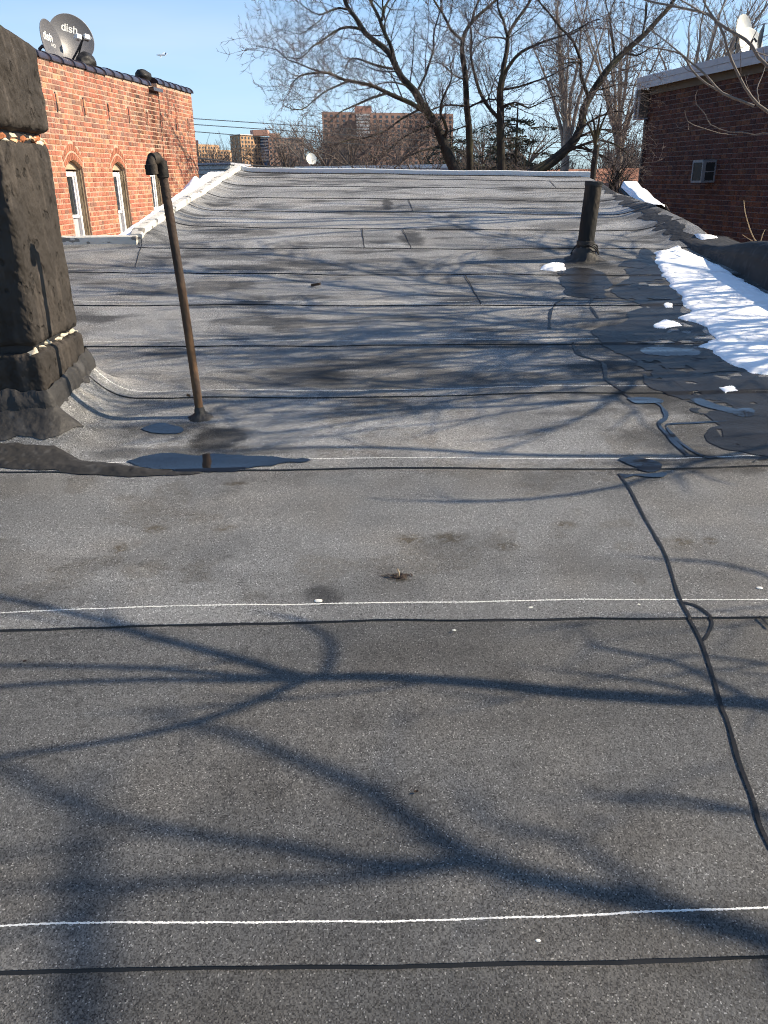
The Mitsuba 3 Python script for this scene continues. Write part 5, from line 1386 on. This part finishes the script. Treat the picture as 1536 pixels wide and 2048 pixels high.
# ------------------------------------------------------------------ the tree standing off to the right, whose branches hang into view and shade the roof
yv = 9.2
vis = [([(1640, 205), (1536, 130), (1500, 93), (1470, 72), (1435, 46), (1412, 30), (1382, 24), (1331, 10), (1291, 0), (1230, -25)], 4.2, 1.9),
       ([(1412, 30), (1380, 10), (1350, -8), (1320, -40)], 2.2, 1.0),
       ([(1640, 330), (1536, 234), (1510, 213), (1488, 176), (1463, 123), (1442, 74), (1423, 44), (1407, 14), (1395, -30)], 4.3, 2.0),
       ([(1508, 212), (1467, 192), (1437, 171), (1402, 137), (1368, 105), (1331, 86), (1291, 63), (1262, 35)], 3.4, .9),
       ([(1474, 199), (1445, 186), (1412, 167), (1382, 139), (1356, 113), (1310, 102), (1273, 95), (1231, 65), (1224, 46), (1192, 21)], 2.8, .8),
       ([(1536, 274), (1516, 271), (1499, 275), (1474, 269), (1454, 267), (1422, 248), (1412, 229), (1391, 208)], 1.8, .6),
       ([(1474, 270), (1435, 268), (1405, 257), (1377, 243), (1370, 220)], 1.0, .5),
       ([(1520, 215), (1514, 180), (1522, 160), (1534, 130), (1530, 95)], 1.5, .7),
       ([(1430, 46), (1444, 20), (1455, -10)], 1.6, .8),
       ([(1536, 112), (1500, 95), (1518, 60), (1536, 0)], 1.2, .8),
       ([(1470, 72), (1455, 55), (1448, 20), (1440, -10)], 1.5, .8)]
limbsE = []
for k, (pix, r0, r1) in enumerate(vis):
    limbsE.append(limb(pix, [yv - .2 + .35 * math.sin(k * 2.1), yv + .5 * math.cos(k * 1.7)], [r0, r1], .12))
hub = np.array([6.6, 8.7, 1.9])
for k in (0, 2, 5):                                   # carry the seen branches back to the trunk
    P, R = limbsE[k]; S = spline([hub + [0, 0, [.9, .2, .6][k // 2]], (hub + P[0]) / 2 + [0, 0, .12], P[0]], .15); limbsE[k] = (np.vstack([S[:-1], P]), np.r_[np.linspace(R[0] * 1.5, R[0], len(S) - 1), R])
for k in (0, 1, 2, 3, 5, 7):                          # and the crown above the frame
    a = [2.6, 3.4, 1.7, 4.4, .4, 2.1, 5.3, 3.0, 1.0][k]; s = [2.4, 2.8, 2.0, 2.2, 2, 1.2, 2, .8, 1.2][k]; h = [5.2, 4.2, 6.6, 5.0, 6, 7.2, 5, 7.6, 6.8][k]
    e = hub + [0, 0, 1.0 + .3 * k]; S = spline([e, e + [s * .3 * math.cos(a), s * .3 * math.sin(a), h * .3], e + [s * .75 * math.cos(a), s * .75 * math.sin(a), h * .7], e + [s * math.cos(a), s * math.sin(a), h]], .3); limbsE.append((S, np.linspace(.030, .008, len(S))))
build_tree('bare_tree', 'smooth barked bare tree whose sunlit branches reach into the top right corner', 'tree', (np.array([hub + [.1, 0, -1], hub, hub + [.05, .05, .8], hub + [0, .1, 1.4]]), np.array([.13, .11, .08, .05])), limbsE, 41, 'mat_twig', 'mat_smooth_bark',
           dens=1.3, lo=.25, hi=.7, level=1, rmin=.003, lift=.35, kids=(4, 3))
# a second tree, nearer and wholly to the right; its limbs throw the long shadows over the courses
def shade(pix, t0, t1, r0, r1):
    P = [roof_at(a, b) for a, b in pix]; k = len(P); t = np.linspace(t0, t1, k); r = np.linspace(r0, r1, k)
    return [np.r_[p + SUN * s, q] for p, s, q in zip(P, t, r)]


LIMBS = [([(1720, 1432), (1536, 1410), (1450, 1400), (1150, 1385), (900, 1375), (700, 1363), (600, 1360), (480, 1327), (300, 1285), (180, 1250), (0, 1205), (-200, 1160)], 2.3, 3.5, .026, .010, True),
         ([(600, 1360), (400, 1352), (200, 1345), (0, 1338), (-200, 1330)], 2.85, 3.6, .013, .008, False), ([(600, 1362), (300, 1366), (0, 1373), (-200, 1378)], 2.85, 3.5, .012, .008, False),
         ([(638, 1360), (662, 1320), (645, 1275), (570, 1238), (480, 1222)], 2.8, 3.3, .011, .007, False), ([(600, 1363), (500, 1405), (380, 1440), (200, 1475), (0, 1502), (-150, 1520)], 2.85, 3.8, .014, .009, False),
         ([(1500, 1405), (1400, 1355), (1320, 1318), (1190, 1297), (1165, 1262)], 2.4, 3.0, .010, .006, False), ([(1420, 1392), (1300, 1365), (1180, 1352), (1020, 1335)], 2.4, 3.0, .009, .005, False),
         ([(1750, 1960), (1536, 1895), (1300, 1830), (1100, 1780), (950, 1735), (820, 1650), (700, 1570), (560, 1510), (440, 1460), (300, 1420)], 3.6, 5.2, .027, .014, True),
         ([(950, 1738), (700, 1728), (560, 1690), (400, 1670), (250, 1640), (100, 1600), (0, 1540), (-150, 1490)], 4.4, 5.8, .017, .012, False),
         ([(940, 1742), (700, 1750), (480, 1752), (100, 1768), (-150, 1780)], 4.4, 6.0, .013, .010, False),
         ([(1700, 1680), (1536, 1655), (1340, 1622), (1150, 1610)], 3.0, 3.6, .013, .006, True),
         ([(330, 2700), (160, 2250), (140, 1950), (150, 1750), (165, 1560)], 7.6, 8.2, .028, .024, False), ([(1300, 1832), (1120, 1700), (960, 1640), (900, 1560)], 4.2, 6.0, .011, .008, False),
         ([(1720, 1350), (1536, 1325), (1400, 1310), (1290, 1308)], 2.4, 3.0, .008, .005, True), ([(1700, 1230), (1536, 1165), (1420, 1130), (1300, 1118), (1200, 1110)], 2.9, 3.6, .010, .006, True),
         ([(1720, 905), (1536, 924), (1300, 912), (1050, 908), (800, 905), (600, 900), (400, 905)], 2.3, 4.0, 0.0182, 0.0105, True), ([(1720, 862), (1500, 905), (1376, 930), (1230, 976), (1045, 997), (880, 1004), (720, 1000)], 2.4, 3.6, 0.0130, 0.0090, True),
         ([(1700, 700), (1475, 742), (1200, 762), (900, 778), (700, 790), (480, 806), (330, 812)], 2.5, 4.2, 0.0312, 0.0165, True), ([(1250, 760), (1190, 800), (1000, 815), (800, 822), (560, 840)], 2.6, 4.0, 0.0156, 0.0090, False),
         ([(1720, 695), (1440, 699), (1150, 698), (900, 694), (600, 702), (300, 712)], 2.6, 4.4, 0.0273, 0.0135, True), ([(1720, 640), (1300, 668), (1100, 660), (900, 640), (650, 625), (420, 600), (250, 585)], 2.7, 4.6, 0.0247, 0.0120, True),
         ([(1700, 570), (1400, 600), (1200, 606), (1000, 600), (800, 590), (560, 560), (360, 545), (200, 530)], 2.9, 4.8, 0.0234, 0.0120, True), ([(1720, 600), (1450, 625), (1250, 640), (1050, 650), (850, 662), (560, 676), (300, 690)], 2.7, 4.6, 0.0221, 0.0120, True),
         ([(1100, 606), (900, 575), (760, 552), (600, 520), (470, 500)], 3.2, 4.6, 0.0156, 0.0090, False), ([(1320, 533), (1240, 520), (1110, 490), (960, 470), (860, 436)], 3.0, 4.4, 0.0169, 0.0090, False), ([(1110, 510), (1075, 490), (1040, 480)], 3.2, 3.6, 0.0195, 0.0135, False),
         ([(1250, 668), (1100, 690), (950, 715), (800, 728), (640, 735)], 2.8, 4.0, 0.0169, 0.0090, False), ([(1200, 606), (1020, 620), (860, 640), (700, 660)], 3.0, 4.2, 0.0156, 0.0090, False),
         ([(1650, 660), (1400, 672), (1200, 680), (1000, 674), (800, 668)], 2.5, 3.6, 0.0208, 0.0090, True), ([(1600, 560), (1350, 575), (1150, 570), (960, 556), (820, 540)], 2.8, 4.0, 0.0195, 0.0090, True), ([(1650, 730), (1350, 722), (1150, 735), (980, 742)], 2.4, 3.4, 0.0182, 0.0090, True)]
g = Grower(77); hub2 = np.array([6.4, 3.4, 2.6])
lt = thing('bare_tree', 'bare tree beyond the right parapet whose branches throw the shadows over the roof', 'tree')
TP = np.array([[7.3, 3.9, -6.0], [7.1, 3.8, -2.5], [6.8, 3.6, .5], hub2])
TP = spline(TP, .35); put('trunk', tubes([(TP, np.interp(TP[:, 2], [-6, 1, 2.6], [.26, .17, .11]))], 12), M_BARK, lt, smooth=True)
stem = []
for pix, t0, t1, r0, r1, joined in sorted(LIMBS, key=lambda q: not q[5]):
    Q = shade(pix, t0, t1, r0, r1)
    if not joined:                                    # grows out of the nearest limb
        allp = np.vstack(stem); a_ = allp[np.argmin(np.linalg.norm(allp[:, :3] - Q[0][:3], axis=1))]
        gap = np.linalg.norm(a_[:3] - Q[0][:3])
        if gap > .12: Q = [np.r_[a_[:3], min(a_[3], r0 * 1.1)]] + ([np.r_[(a_[:3] + Q[0][:3]) / 2 + [0, 0, .06 * gap], r0]] if gap > .6 else []) + Q
    if joined:
        z0 = np.clip(Q[0][2] * .85, 1.6, 6.4); i = int(np.argmin(np.abs(TP[:, 2] - z0))); Q = [np.r_[TP[i], r0 * 1.5], np.r_[(TP[i] + Q[0][:3]) / 2 + [0, 0, .1], r0 * 1.25]] + Q
    S = spline(Q, .16); P, R = S[:, :3], np.maximum(S[:, 3], .004)
    R = R * np.clip(np.arange(len(R))[::-1] / 2, .45, 1)
    w = (meshkit.noise(P * 2.5, 4) - .5) * .07; P = P + np.stack([0 * w, w, w * .5], 1)
    stem.append(np.c_[P, R])
    put('limb', tubes([(P, R)], 8), M_BARK, lt, smooth=True)
    L = np.linalg.norm(np.diff(P, axis=0), axis=1).sum(); far_ = pix[len(pix) // 2][1] < 880
    g.sprout(P, R, int(L * (13.0 if far_ else 1.3)), .3, 1.3 if far_ else .8, 1, start=.3 if joined else .1, rmin=.0085 if far_ else .005, lift=.1, angle=(.3, .8), wander=.12, kids=(5, 4))
put('twigs', tubes(g.mid + g.fine, 4), M_TWIG, lt, smooth=True, kind='stuff')
